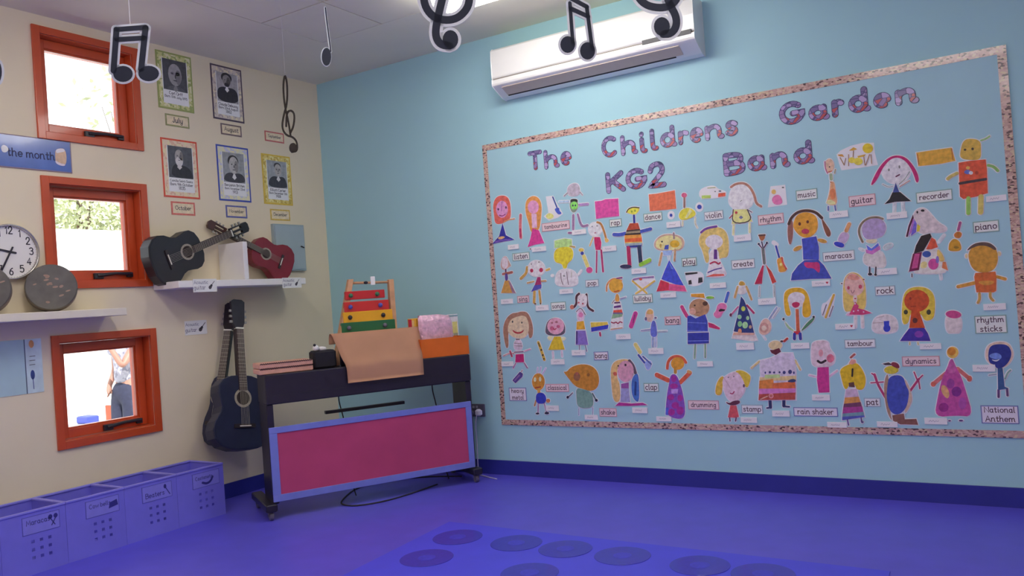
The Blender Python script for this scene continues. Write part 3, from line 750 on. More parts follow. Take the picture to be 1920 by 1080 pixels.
MB().box((.45, .20, .575), (1.0, .235, .595), PM).build('brace', PBLK, pn)
MB().rbox((.55, .125, .885), (1.05, .145, 1.078), .005, PM).build('music_rest', PBLK, pn)
PMP = lambda a, b, h: PM @ Vector((a, -h, b))
fp = MB().box((.05, -.010, .125), (1.39, -.001, .548), PM).build('front_panel', mat('#a83c64', .75, .06, 5, kind='red_felt'), pn)
e = MB()
for p, q in (((.038, .108), (1.402, .150)), ((.038, .525), (1.402, .562)), ((.038, .150), (.085, .525)), ((1.36, .150), (1.402, .525))): e.box((p[0], -.016, p[1]), (q[0], .0, q[1]), PM)
e.build('panel_border', mat('#6a74bc', .5, .05, 12, kind='border_card'), fp, bevel=.002)
tag(pn, 'black keyboard piano on castors with a red blue-bordered front panel', 'piano')

def cable(name, pts, r, m, label):
    p = [Vector(q) for q in pts]
    for _ in range(2):
        q = [p[0]]
        for i in range(len(p)-1): q += [p[i]*.75+p[i+1]*.25, p[i]*.25+p[i+1]*.75]
        p = q+[p[-1]]
    return tag(MB().tube(p, r, 6).build(name, m, None, True), label, 'cable')
fpt = lambda x, y, z=.005: tuple(on_floor(x, y, z))
cable('power_cable', [fpt(*p) for p in ((866, 893), (800, 893), (720, 902), (668, 914), (640, 938), (640, 947), (672, 949), (740, 936), (820, 908))], .005, INK, 'black cable looped on the floor under the piano')
for px in (629, 804):
    a, z = on_piano(px, 740, .34); v = lambda da, zz, d: PM @ Vector((a+da, d-.08, zz))
    cable('hanging_cable', [v(0, .70, .34), v(.0, .64, .35), v(.03, .52, .36), v(.05, .30, .36), v(.05, .09, .34), v(.06, .006, .3)], .004, INK, 'thin black cable hanging below the %s of the keyboard case' % ('left half' if px < 700 else 'right end'))

# things on the piano
T = .886
bx = MB().rbox((.012, .03, T), (.345, .24, T+.032), .004, PM).build('stacked_box', mat('#c08f80', .6, .1, 30, kind='card'))
MB().rbox((.012, .03, T+.036), (.345, .24, T+.068), .004, PM).build('lid', mat('#bd8c7c', .6, .1, 30, kind='card'), bx)
for z in (T+.034, T+.066):
    s_ = MB(); s_.ribbon([(.02+i*.0065, z+(.0022 if i % 2 else -.0022)) for i in range(50)], .005, lambda a, b, h: PM @ Vector((a, -h, b)), -.0305, -.0275)
    s_.build('stitching', mat('#3a2226', .6, 0, kind='thread'), bx)
tag(bx, 'flat pinkish-tan box with dark stitched edges on the left of the piano', 'box')
bb = MB().rbox((.36, .06, T), (.508, .19, T+.115), .012, PM).build('black_bag', mat('#15131c', .8, .1, 30, kind='cloth'), None, False)
tag(bb, 'black soft bag on the piano under the small white toy', 'bag')
ta, tz = .395, T+.107
ty = empty('soft_toy', PM @ Vector((ta, .12, tz)))
MB().ball(PM @ Vector((ta+.035, .12, tz+.016)), .022, 10, (1.6, 1.3, .8)).build('body', mat('#b9b6b8', .9, .1, 60, kind='plush'), ty, True)
hd = MB().ball(PM @ Vector((ta-.008, .10, tz+.026)), .02, 10).build('head', mat('#d2d0d2', .9, .1, 60, kind='plush'), ty, True)
MB().ball(PM @ Vector((ta-.018, .088, tz+.046)), .009, 8).build('ear', INK, hd, True)
tag(ty, 'tiny white plush toy with a black ear on the black bag', 'toy')
# brown paper draped over the music rest
prof = [(.168, 1.03), (.163, 1.07), (.150, 1.094), (.135, 1.10), (.12, 1.096), (.10, 1.07), (.06, 1.0), (.02, .935), (-.012, .90), (-.022, .87), (-.024, .78)]
prof = chaikin(prof, False, 1); nn = len(prof); NA = 14; vs = []; fs = []
for side in (0, .003):
    for i, (d, z) in enumerate(prof):
        f = max(0, min(1, (.135-d)/.159)); a0, a1 = .492+.055*f, 1.112-.045*f
        for k in range(NA+1):
            w = .004*math.sin(i*1.3)*math.exp(-((k-NA*.5)/1.0)**2) + .002*math.sin(k*.7+i*.3)
            vs.append(PM @ Vector((a0+(a1-a0)*k/NA, d-side-w, z+side*.8)))
m1 = nn*(NA+1)
for i in range(nn-1):
    for k in range(NA):
        q = i*(NA+1)+k; fs += [(q, q+1, q+NA+2, q+NA+1), (m1+q, m1+q+NA+1, m1+q+NA+2, m1+q+1)]
for i in range(nn-1):
    q = i*(NA+1); fs += [(q, q+NA+1, m1+q+NA+1, m1+q), (q+NA, m1+q+NA, m1+q+2*NA+1, q+2*NA+1)]
for q0 in (0, (nn-1)*(NA+1)):
    for k in range(NA): fs.append((q0+k, m1+q0+k, m1+q0+k+1, q0+k+1))
tag(MB().add(vs, fs).build('brown_paper', mat('#a2775e', .75, .05, 6, kind='kraft_paper'), None, True), 'creased brown paper sheet draped over the front of the piano', 'paper')
# stepped colour chime
xy = empty('step_chime', PM @ Vector((.8, .2, T)))
WOOD = mat('#b58a66', .5, .12, 20, kind='pale_wood')
dT, dB = .245, .16
for sd in (0, 1):
    t = on_piano((656, 731)[sd], 524, dT); b = on_piano((640, 744)[sd], 640, dB)
    b = (b[0]+(b[0]-t[0])*.3, T)
    w = .018
    MB().add([PM @ Vector(v) for v in ((t[0]-w, dT-.03, t[1]), (t[0]+w, dT-.03, t[1]), (b[0]+w, dB+.01, b[1]), (b[0]-w, dB+.01, b[1]), (t[0]-w, dT+.01, t[1]), (t[0]+w, dT+.01, t[1]), (b[0]+w, dB+.09, b[1]), (b[0]-w, dB+.09, b[1]))],
             [(0, 1, 2, 3), (7, 6, 5, 4), (0, 4, 5, 1), (1, 5, 6, 2), (2, 6, 7, 3), (3, 7, 4, 0)]).build('side_frame', WOOD, xy, bevel=.003)
r0, r1 = on_piano(658, 531, dT), on_piano(729, 529, dT)
rd = MB().tube([PM @ Vector((r0[0], dT-.01, r0[1])), PM @ Vector((r1[0], dT-.01, r1[1]))], .009, 10).build('top_rod', WOOD, xy, True)
a, z = on_piano(699, 526, dT-.03); MB().rbox((a-.016, dT-.032, z-.03), (a+.016, dT-.026, z+.028), .002, PM).build('paper_tag', PAPER, rd)
a, z = on_piano(686, 530, dT-.03); MB().ball(PM @ Vector((a, dT-.03, z)), .013, 8, (1.3, 1, .8)).build('beater_tip', INK, rd, True)
bars = [((647, 545), (722, 559), '#b3252a', '#2f6a48', 'red'), ((645, 565), (730, 581), '#bb2b2a', '#4a4f9e', 'red'), ((643, 584), (737, 600), '#d59a1f', '#23222a', 'yellow'), ((640, 604), (742, 619), '#1f5c36', '#5c5a68', 'green')]
for i, (p, q, c, kc, nm) in enumerate(bars):
    d = dT-.05-i*.004
    a0, z1 = on_piano(p[0], p[1]+2, d); a1, z0 = on_piano(q[0], q[1]-1, d)
    b = MB().rbox((a0, d, z0), (a1, d+.03, z1), .003, PM).build('chime_bar', mat(c, .35, .06, 12, kind='lacquer', coat=.3), xy)
    for f in (.13, .80): MB().ball(PM @ Vector((a0+(a1-a0)*f, d-.004, (z0+z1)/2)), .0155, 10, (1, 1, 1)).build('end_knob', mat(kc, .3, .05, kind='lacquer'), b, True)
tag(xy, 'wooden step chime with red, yellow and green bars behind the brown paper', 'instrument')
# orange tray with packets
OR_ = mat('#c65f18', .5, .08, 8, kind='orange_card')
ob = MB(); a0, a1, d0, d1, z1 = 1.078, 1.43, .012, .19, T+.127
ob.box((a0, d0, T), (a1, d0+.008, z1), PM).box((a0, d1-.008, T), (a1, d1, z1), PM).box((a0, d0+.008, T), (a0+.008, d1-.008, z1), PM).box((a1-.008, d0+.008, T), (a1, d1-.008, z1), PM).box((a0+.008, d0+.008, T), (a1-.008, d1-.008, T+.006), PM)
tag(ob.build('orange_box', OR_), 'open orange box on the right end of the piano', 'box')
FOIL = mat('#caa2b4', .3, .18, 40, kind='foil', bump=.8, metal=.25)
a0, z1 = on_piano(783, 592, .10); a1, z0 = on_piano(850, 634, .10)
vs = []; NX, NZ = 16, 12; fs = []
for sd in (-1, 1):
    for i in range(NX+1):
        for j in range(NZ+1):
            u, v = i/NX, j/NZ
            bul = (max(0, 1-(2*u-1)**4)*max(0, 1-(2*v-1)**4))**.5
            rc = .03*max(0, u-.6)*abs(2*v-1)**3*2
            vs.append(PM @ Vector((a0+(a1-a0)*u-rc, .10+sd*.035*bul, T+.01+(z1-T-.01)*v-rc*(v-.5)*1.2)))
m1 = (NX+1)*(NZ+1)
for i in range(NX):
    for j in range(NZ):
        q = i*(NZ+1)+j; fs += [(q, q+NZ+1, q+NZ+2, q+1), (m1+q, m1+q+1, m1+q+NZ+2, m1+q+NZ+1)]
tag(MB().add(vs, fs).build('foil_packet', FOIL, None, True), 'shiny pink crinkled foil packet standing in the orange box', 'packet')
def packet(p0, p1, d, cols, nm, lab, thick=.012):
    a0, z1 = on_piano(*p0, d); a1, z0 = on_piano(*p1, d); z0 = T+.01
    o = MB().rbox((a0, d, z0), (a1, d+thick, z1), .002, PM).build(nm, mat(cols[0], .4, .1, 30, kind='card'))
    for i, (u0, v0, u1, v1, c) in enumerate(cols[1:]):
        MB().box((a0+(a1-a0)*u0, d-.0008*(i+1), z1-(z1-z0)*v1), (a0+(a1-a0)*u1, d, z1-(z1-z0)*v0), PM).build('print_patch', mat(c, .4, .1, 30, kind='print'), o)
    tag(o, lab, 'packet')
packet((765, 598), (800, 640), .2, ('#d0a03a', (0, .02, .2, .5, '#a8243a'), (.2, .05, .34, .25, '#dcae7a'), (.46, .02, .62, .5, '#b07a1e')), 'song_book', 'thin red and yellow book behind the left of the pink packet')
packet((838, 590), (861, 634), .2, ('#ccc9cf', (.45, .2, .9, .5, '#c9c27a'), (.5, .5, .9, .68, '#8d8f80'), (.0, .02, 1, .06, '#7d98a4')), 'song_book', 'white and yellow booklet behind the right of the pink packet')

# ------------------------------------------------------------------ storage bins along the wall
BINM = mat('#6d69c8', .45, .04, 9, kind='bin_plastic')
ys = [-1.435, -1.778, -2.118, -2.456, -2.79, -3.13]; BH = .322
names = [('Castanets', 'crescent', 'with a crescent picture, nearest the piano'), ('Beaters', 'beater', 'with a beater picture, second from the piano'), ('Cow bells', 'bell', 'with a dark bell picture, third from the piano'), ('Maracas', 'maracas', 'with a maracas picture, fourth from the piano'), ('', '', 'at the left edge of the picture, mostly out of frame')]
for i, (word, pic, lab) in enumerate(names):
    y1, y0 = ys[i]-.0008, ys[i+1]+.0008; x0, x1, w = .03, .361, .008
    W = y1-y0
    o = empty('storage_bin', (x1, y0, 0)); o.location = ((x0+x1)/2, (y0+y1)/2, 0); WLOC[o.name] = o.location.copy()
    mb = MB().box((x0, y0, 0), (x0+w, y1, BH)).box((x0+w, y0, 0), (x1-w, y0+w, BH)).box((x0+w, y1-w, 0), (x1-w, y1, BH)).box((x0+w, y0+w, .001), (x1-w, y1-w, w))
    us = [0]; vs = [0]; hs = .017/W*.5
    for c in (.47, .60, .73): us += [c-hs, c+hs]
    for c in (.26, .39, .52): vs += [c-.025, c+.025]
    us.append(1); vs.append(1)
    grid(mb, us, vs, {(a, b) for a in (1, 3, 5) for b in (1, 3, 5)}, lambda a, b, c, d: mb.box((x1-w, y0+a*W, b*BH), (x1, y0+c*W, d*BH)))
    mb.build('bin_body', BINM, o)
    rm = MB()
    for p, q in (((x0-.004, y0), (x0+.014, y1)), ((x1-.012, y0), (x1+.005, y1)), ((x0+.014, y0), (x1-.012, y0+.012)), ((x0+.014, y1-.012), (x1-.012, y1))): rm.box((p[0], p[1], BH-.004), (q[0], q[1], BH+.008))
    rm.build('rim', mat('#7c78ce', .4, .04, 9, kind='bin_plastic'), o, bevel=.003)
    if word:
        mp = lambda a, b, h: Vector((x1+h, a, b))
        l0, l1, q0, q1 = y0+W*.32, y0+W*.9, BH*.64, BH*.93
        lb = flat('bin_label', rect(l0, q0, l1, q1), mp, 0, .0015, mat('#4b48a0', .4, .03, kind='card'), o)
        flat('label_face', rect(l0+.003, q0+.003, l1-.003, q1-.003), mp, .0015, .0018, mat('#7976c8', .3, .03, kind='card'), lb)
        text(MB(), word, l0+(l1-l0)*.42, q0+(q1-q0)*(.62 if pic != 'beater' else .35), (l1-l0)*.62, .036, mp, .0022, .13).build('lettering', mat('#2e2b78', .5, 0, kind='ink'), lb)
        g = MB(); cx, cz = l0+(l1-l0)*.82, q0+(q1-q0)*.5
        if pic == 'crescent': g.ribbon(cv(cx-.09, cz-.018, cx-.06, cz-.03, cx-.03, cz-.02, cx-.015, cz+.005), .014, mp, .0018, .0022)
        elif pic == 'beater': g.prism(ell(cx-.01, cz+.022, .009, .013), mp, .0018, .0022); g.ribbon([(cx-.01, cz+.02), (cx+.02, cz-.03)], .005, mp, .0018, .0022)
        elif pic == 'bell': g.prism([(cx-.028, cz-.02), (cx-.02, cz+.012), (cx+.022, cz+.022), (cx+.028, cz-.01)], mp, .0018, .0022)
        else:
            for q in (-.014, .014): g.prism(ell(cx+q, cz+.02, .011, .012), mp, .0018, .0022); g.ribbon([(cx+q, cz+.012), (cx-q*.6, cz-.025)], .005, mp, .0018, .0022)
        g.build('picture', mat('#2e2b78', .5, 0, kind='ink'), lb)
        lab = 'lavender storage bin labelled %s %s' % (word, lab)
    else: lab = 'lavender storage bin ' + lab
    tag(o, lab, 'storage bin', 'storage bins along the wall')

# ------------------------------------------------------------------ wall socket
x0, z1 = on_back(881, 757); x1, z0 = on_back(911, 781)
so = MB().rbox((x0, -.012, z0), (x1, 0, z1), .003).build('wall_socket', mat('#4d4a5c', .4, .05, kind='grey_plastic'))
tag(so, 'dark grey double wall socket between the piano and the board', 'socket')
for f in (.3, .52): MB().rbox((x0+(x1-x0)*f-.01, -.017, z1-.03), (x0+(x1-x0)*f+.01, -.012, z1-.012), .002).build('switch', mat('#8d899c', .4, 0, kind='grey_plastic'), so)
xc = x0+(x1-x0)*.74
pg = MB().rbox((xc-.028, -.055, z0+.008), (xc+.022, -.012, z0+.058), .012).build('mains_plug', mat('#c4c0d0', .4, .02, kind='white_plastic'))
tag(pg, 'white mains plug in the dark grey socket', 'plug')
p1 = MB().rbox((x0+.008, -.04, z0+.012), (x0+.045, -.012, z0+.045), .008).build('mains_plug', mat('#6d6a7c', .4, .02, kind='grey_plastic'))
tag(p1, 'grey mains plug in the left half of the socket', 'plug')
cable('mains_lead', [(xc-.01, -.05, z0+.02), (xc-.02, -.06, z0-.05), (xc-.025, -.05, .25), (xc-.03, -.05, .06), (xc-.02, -.07, .005), (xc+.05, -.10, .005), (xc+.2, -.16, .005)], .004, mat('#a9a5c4', .4, 0, kind='white_plastic'), 'thin white lead hanging from the wall plug to the floor')

# ------------------------------------------------------------------ mat and records on the floor
k_ = S/1.4
# skewed like a sheet laid by hand: runs off to the right
A = Vector((2.165*k_, -1.29*k_, 0)); B = Vector((4.75*k_, -1.33*k_, 0)); D_ = Vector((2.24*k_, -2.5*k_, 0)); E_ = Vector((4.8*k_, -2.55*k_, 0))
mt = MB().add([A, B, E_, D_] + [v + Vector((0, 0, .005)) for v in (A, B, E_, D_)], [(3, 2, 1, 0), (4, 5, 6, 7), (0, 1, 5, 4), (1, 2, 6, 5), (2, 3, 7, 6), (3, 0, 4, 7)])
tag(mt.build('floor_mat', mat('#4443ca', .5, .04, 5, kind='mat_cloth')), 'pale blue sheet spread on the floor under the records', 'mat')
VIN = mat('#302fa6', .45, .06, 40, kind='vinyl_record', coat=.3)
spots = [(858, 1007), (968, 1018), (1060, 1029), (1167, 1042), (1312, 1060), (1430, 1076), (800, 1046), (993, 1074)]
wh = ['at the back left corner of the mat', 'second from the left in the back row', 'third from the left in the back row', 'fourth from the left in the back row', 'fifth from the left in the back row', 'last at the right of the back row', 'nearest the left edge of the mat, front row', 'second in the front row, cut by the bottom edge']
r0_ = None
for i, (px, py) in enumerate(spots):
    p = on_floor(px, py, .006)
    if r0_ is None:
        Mr = Matrix.Translation((p.x, p.y, .0052)); r0_ = empty('vinyl_record', (p.x, p.y, .0052))
        MB().lathe([(.004, 0), (.132, 0), (.133, .001), (.132, .0022), (.06, .0018), (.045, .0022), (.004, .0022)], Mr, 48).build('disc', VIN, r0_)
        MB().lathe([(.004, .0022), (.044, .0022), (.044, .0026), (.004, .0026)], Mr, 32).build('paper_label', mat('#3937b2', .5, .1, 60, kind='print'), r0_)
        o = r0_
    else: o = copy_tree(r0_, (p.x, p.y, .0052))
    tag(o, 'dark blue vinyl record ' + wh[i], 'record', 'records on the mat')

# ------------------------------------------------------------------ hanging music notes
NB_ = mat('#232734', .85, .05, 20, kind='black_card'); NWH = mat('#b9bcc4', .6, .02, 20, kind='white_card')
def note(name, px, py, dist, yaw, crop, shapes, label, thread=None, halo=.008, face=None, card=True):
    P = CAM + ray(px, py)*dist
    th = math.radians(yaw); n = (CAM-P); n.z = 0; n.normalize()
    n = Matrix.Rotation(th, 3, 'Z') @ n
    ex = Vector((0, 0, 1)).cross(n).normalized()
    def cvt(u, v):
        q = hit(crop[0]+u/crop[2], crop[1]+v/crop[2], P, n) - P
        return (q.dot(ex), q.z)
    mp = lambda a, b, h: P + ex*a + Vector((0, 0, b)) + n*h
    o = empty(name, P)
    cd_, fc_ = MB(), MB()
    for s_ in shapes:
        if s_[0] == 'e':
            poly = [cvt(*p) for p in ell(*s_[1:])]
            cd_.prism(inflate(poly, halo), mp, -.0015, .0015); fc_.prism(poly, mp, -.0025, .0025)
        elif s_[0] == 'p':
            poly = [cvt(*p) for p in pairs(s_[1])]
            cd_.prism(inflate(poly, halo), mp, -.0015, .0015); fc_.prism(poly, mp, -.0025, .0025)
        else:
            pts = [cvt(*p) for p in pairs(s_[2])]
            if len(pts) > 2: pts = chaikin(pts, False, 2)
            c0 = cvt(0, 0); c1 = cvt(0, s_[1]); w = math.hypot(c1[0]-c0[0], c1[1]-c0[1])
            cd_.ribbon(pts, w+2*halo, mp, -.0015, .0015); fc_.ribbon(pts, w, mp, -.0025, .0025)
    if card: cd_.build('card', NWH, o)
    fc_.build('black_face', face or NB_, o)
    if thread:
        a, b = cvt(*thread); t = mp(a, b, 0)
        MB().tube([t, Vector((t.x, t.y, HC))], .0012 if px == 250 else .0004, 5).build('thread', mat('#c8c8cc', .6, 0, kind='thread'), o)
    tag(o, label, 'music note', 'music notes hanging from the ceiling')
cA = (0, 0, 3.6)
note('beamed_notes', 250, 100, 3.6, 6, cA, [('s', 34, (790, 200, 985, 185)), ('s', 34, (788, 268, 975, 257)), ('s', 38, (786, 200, 766, 480)), ('s', 40, (982, 188, 952, 470)), ('e', 830, 500, 66, 54), ('e', 1003, 497, 70, 52)], 'large black paired notes hanging in front of the top window', (880, 185))
note('quaver', -8, 130, 3.6, 10, cA, [('e', -28, 487, 40, 82), ('s', 30, (-40, 470, -60, 60))], 'black note head just showing at the left edge', (-60, 60))
note('quaver', 612, 80, 4.4, 45, (200, 0, 3.43), [('s', 12, (1405, 52, 1420, 180, 1440, 330)), ('e', 1412, 366, 30, 58)], 'single black note hanging turned sideways below the ceiling tiles', (1405, 50), .004)
note('treble_clef', 540, 215, 5.2, 52, (270, 70, 3.0), [('e', 838, 622, 20, 28), ('s', 13, (832, 645, 862, 640, 862, 590, 838, 560, 800, 552, 775, 510, 785, 440, 806, 370, 806, 260, 793, 205, 782, 270, 790, 380, 812, 470, 824, 550)), ('s', 13, (800, 500, 802, 425, 825, 408, 848, 430, 842, 500, 822, 540))], 'dark bronze treble clef hanging turned sideways near the room corner', (793, 205), .001, mat('#2c231c', .9, .1, 30, kind='bronze_card'), False)
cB = (740, 0, 3.2)
note('treble_clef', 838, 50, 3.2, -5, cB, [('s', 46, (300, -60, 330, -110, 400, -110, 450, -40, 445, 40, 390, 105, 320, 125, 240, 110, 185, 50, 170, -40, 210, -160, 300, -250, 330, -340, 300, -400, 260, -330, 280, -180, 300, -60, 270, 60, 250, 150, 245, 220, 275, 270, 330, 275)), ('e', 335, 238, 47, 56)], 'black treble clef hanging left of the air conditioner', (300, -400), .011)
note('beamed_notes', 1085, 60, 3.2, 28, cB, [('e', 1037, 268, 44, 50), ('e', 1156, 306, 45, 52), ('s', 25, (1068, 262, 1050, 20)), ('s', 27, (1184, 296, 1152, 50)), ('s', 30, (1055, -10, 1152, 42)), ('s', 30, (1055, 52, 1160, 100))], 'black paired notes hanging in front of the air conditioner', (1100, 0), .008)
note('treble_clef', 1240, 25, 3.2, 8, cB, [('s', 44, (1560, -90, 1620, -110, 1690, -70, 1700, -10, 1650, 40, 1580, 50, 1500, 30, 1450, -30, 1440, -110, 1500, -220, 1570, -310, 1590, -400, 1560, -450, 1520, -390, 1560, -240, 1610, -90, 1650, 30, 1690, 100, 1690, 165, 1655, 205, 1610, 205)), ('e', 1603, 160, 48, 56)], 'black treble clef hanging right, partly above the picture edge', (1560, -450), .010)

# ------------------------------------------------------------------ outside the lowest window
q_ = hit(238, 713, (-3.6, 0, 0), (1, 0, 0))
PY = q_.y
def skin(name, chains, m, parent, sub=2):
    """chains: list of [(x, y, z, r), ...] sharing joints by position"""
    idx = {}; vs = []; rs = []; es = []
    for ch in chains:
        prev = None
        for x, y, z, r in ch:
            k = (round(x, 4), round(y, 4), round(z, 4))
            if k not in idx: idx[k] = len(vs); vs.append(k); rs.append(r)
            if prev is not None and prev != idx[k]: es.append((prev, idx[k]))
            prev = idx[k]
    me = bpy.data.meshes.new(name); lo = WLOC[parent.name]
    me.from_pydata([tuple(Vector(v)-lo) for v in vs], es, []); me.update()
    o = bpy.data.objects.new(name, me); C.objects.link(o); o.parent = parent
    sm = o.modifiers.new('skin', 'SKIN'); sm.use_smooth_shade = True
    for i, r in enumerate(rs): me.skin_vertices[0].data[i].radius = (r, r)
    me.skin_vertices[0].data[0].use_root = True
    sb = o.modifiers.new('smooth', 'SUBSURF'); sb.levels = sub; sb.render_levels = sub
    me.materials.append(m); WLOC[o.name] = lo; return o
pe = empty('person', (-3.6, PY, GZ))
def J(f, s_, u, r): return (-3.6+s_, PY-f, GZ+.08+u, r)
SK = mat('#a87a68', .5, .05, 20, kind='skin', k=1)
ch = [[J(0, 0, .95, .11), J(0, 0, 1.15, .10), J(0, 0, 1.36, .10), J(.01, 0, 1.47, .05), J(.03, 0, 1.55, .075), J(.035, 0, 1.66, .085)]]
for q in (1, -1):
    ch.append([J(0, 0, .95, .11), J(.01, q*.10, .88, .085), J(.05, q*.105, .5, .055), J(-.02, q*.11, .1, .04), J(.12, q*.12, .04, .035)])
    if q > 0: el_, wr, hx, hz = (.19, .23, 1.19), (.25, .16, 1.37), .28, 1.43
    else: el_, wr, hx, hz = (-.03, -.25, 1.13), (.10, -.17, .98), .13, .92
    up = 1 if q > 0 else -1
    ch.append([J(0, 0, 1.36, .10), J(-.01, q*.18, 1.40, .055), J(*el_, .04), J(*wr, .028), J(hx, q*.14, hz, .03)])
    for i in range(4): ch.append([J(hx, q*.14, hz, .03), J(hx+.02+.004*i, q*(.12-.012*i), hz+up*(.045-.012*i), .009), J(hx+.045, q*(.105-.012*i), hz+up*(.06-.014*i), .008)])
    ch.append([J(hx, q*.14, hz, .03), J(hx-.025, q*.11, hz+up*.025, .010), J(hx-.015, q*.09, hz+up*.055, .009)])
bdy = skin('body', ch, SK, pe)
skin('shirt', [[J(0, 0, .97, .145), J(0, 0, 1.1, .135), J(-.01, 0, 1.25, .14), J(-.01, 0, 1.38, .12), J(.0, 0, 1.44, .07)], [J(-.01, 0, 1.38, .12), J(-.01, .19, 1.39, .075), J(.07, .215, 1.31, .062)], [J(-.01, 0, 1.38, .12), J(-.01, -.19, 1.39, .075), J(.07, -.215, 1.31, .062)]],
     cells('patterned_cotton', [(0, '#8f8d98'), (.55, '#73727e'), (.8, '#9a98a2')], 40, .8), pe)
skin('trousers', [[J(0, 0, 1.04, .14), J(.0, 0, .95, .15), J(.02, .10, .84, .11), J(.06, .105, .5, .08), J(-.02, .11, .14, .06)], [J(.0, 0, .95, .15), J(.02, -.10, .84, .11), J(.06, -.105, .5, .08), J(-.02, -.11, .14, .06)]], mat('#2d2f45', .8, .1, 30, kind='denim', k=1), pe)
for q in (1, -1): skin('shoe', [[J(-.05, q*.115, .04, .045), J(.05, q*.12, .04, .045), J(.14, q*.125, .03, .035)]], INK, pe)
skin('hair', [[J(-.02, 0, 1.60, .07), J(.0, 0, 1.70, .09), J(.04, 0, 1.74, .07)], [J(-.02, 0, 1.60, .07), J(-.05, 0, 1.52, .05)]], mat('#3a2c26', .7, .2, 40, kind='hair', k=1), pe)
fa = MB().ball(J(.125, 0, 1.615, 0)[:3], .014, 8, (.8, 1.2, 1.3)); fa.build('nose', SK, pe, True)
for q in (1, -1):
    MB().ball(J(.105, q*.03, 1.645, 0)[:3], .010, 8).build('eye', INK, pe, True)
    MB().ball(J(.03, q*.085, 1.625, 0)[:3], .022, 8, (.4, .8, 1.2)).build('ear', SK, pe, True)
MB().ball(J(.108, 0, 1.57, 0)[:3], .016, 8, (1.3, .5, .35)).build('mouth', mat('#a0605a', .5, 0, kind='skin', k=1), pe, True)
tag(pe, 'person outside in a pale patterned top and dark trousers holding up a phone', 'person')
tag(MB().rbox((-3.66, PY-.335, GZ+1.51), (-3.54, PY-.322, GZ+1.65), .004).build('mobile_phone', INK), 'dark phone held up by the person outside', 'phone')
# chair and crate outside
oc = hit(216, 774, (-4.3, 0, 0), (1, 0, 0)); OCM = mat('#c05a34', .5, .08, 9, kind='chair_plastic', k=1)
ch_ = empty('outdoor_chair', (oc.x, oc.y, GZ)); zt = oc.z+.09; LEG = mat('#9a9aa2', .4, 0, metal=.6, kind='metal')
MB().rbox((oc.x-.17, oc.y-.02, zt-.22), (oc.x+.17, oc.y+.01, zt), .008, Matrix.Identity(4)).build('backrest', OCM, ch_)
MB().rbox((oc.x-.18, oc.y-.38, zt-.32), (oc.x+.18, oc.y+.0, zt-.285), .008).build('seat', OCM, ch_)
for a in (-.16, .16):
    for b in (-.35, -.01): MB().tube([(oc.x+a, oc.y+b, GZ), (oc.x+a, oc.y+b, zt-(.30 if b < -.1 else .02))], .011).build('leg', LEG, ch_)
tag(ch_, 'small orange chair outside beside the person', 'chair')
bc = hit(165, 793, (-3.0, 0, 0), (1, 0, 0)); cr = empty('outdoor_trolley', (bc.x, bc.y, GZ))
MB().rbox((bc.x-.1, bc.y-.06, bc.z), (bc.x+.1, bc.y+.06, bc.z+.07), .01).build('blue_tub', mat('#4550b0', .5, .08, 9, kind='plastic', k=1), cr)
MB().box((bc.x-.14, bc.y-.14, bc.z-.015), (bc.x+.14, bc.y+.09, bc.z)).build('tray', LEG, cr)
for a in (-.12, .12):
    for b in (-.12, .08): MB().tube([(bc.x+a, bc.y+b, GZ), (bc.x+a, bc.y+b, bc.z-.01)], .012).build('leg', LEG, cr)
tag(cr, 'low trolley with a blue tub outside the lowest window', 'trolley')
# ================================================================== display board on the blue wall
BX0, BZ1 = on_back(905, 273); BX1 = on_back(1886, 82)[0]; BZ0 = on_back(942, 796)[1]
bo = flat('display_board', rect(BX0, BZ0, BX1, BZ1), MBK, .0006, .006, mat('#94bac5', .5, .03, 3, kind='backing_paper'))
BORD = cells('music_border', [(0, '#ae8d86'), (.30, '#bda399'), (.45, '#9c7a72'), (.6, '#bba98e'), (.72, '#b3958c'), (.86, '#4e363a')], 75, .3, (1, 1, 1.6), .5)
bw = .042
for p in (rect(BX0, BZ1-bw, BX1, BZ1), rect(BX0, BZ0, BX1, BZ0+bw*.9), rect(BX0, BZ0+bw*.9, BX0+bw*.85, BZ1-bw), rect(BX1-bw, BZ0+bw*.9, BX1, BZ1-bw)):
    flat('border_strip', p, MBK, .006, .008, BORD, bo)
tag(bo, 'large pale blue display board with a patterned brown border', 'display board')

H0 = .0061
def shape2d(sh, crop):
    """-> ('poly', pts) or ('rib', pts, w) in wall metres"""
    cx = lambda u, v: on_back(crop[0]+u/crop[2], crop[1]+v/crop[2])
    if sh[0] == 'e': return ('poly', [cx(*p) for p in ell(*sh[1])])
    if sh[0] == 'p': return ('poly', [cx(*p) for p in pairs(sh[1])])
    if sh[0] == 'q': return ('poly', [cx(*p) for p in chaikin(pairs(sh[1]), True, 2)])
    pts = [cx(*p) for p in pairs(sh[2])]
    if len(pts) > 2: pts = chaikin(pts, False, 2)
    a = cx(*pairs(sh[2])[0]); q = pairs(sh[2])[0]; b = cx(q[0]+sh[1], q[1]); c = cx(q[0], q[1]+sh[1])
    w = (math.hypot(a[0]-b[0], a[1]-b[1]) + math.hypot(a[0]-c[0], a[1]-c[1]))/2
    return ('rib', pts, w)
PAP = mat('#cfcdd2', .6, .02, 30, kind='paper')
GRP = 'children\'s paintings on the display board'
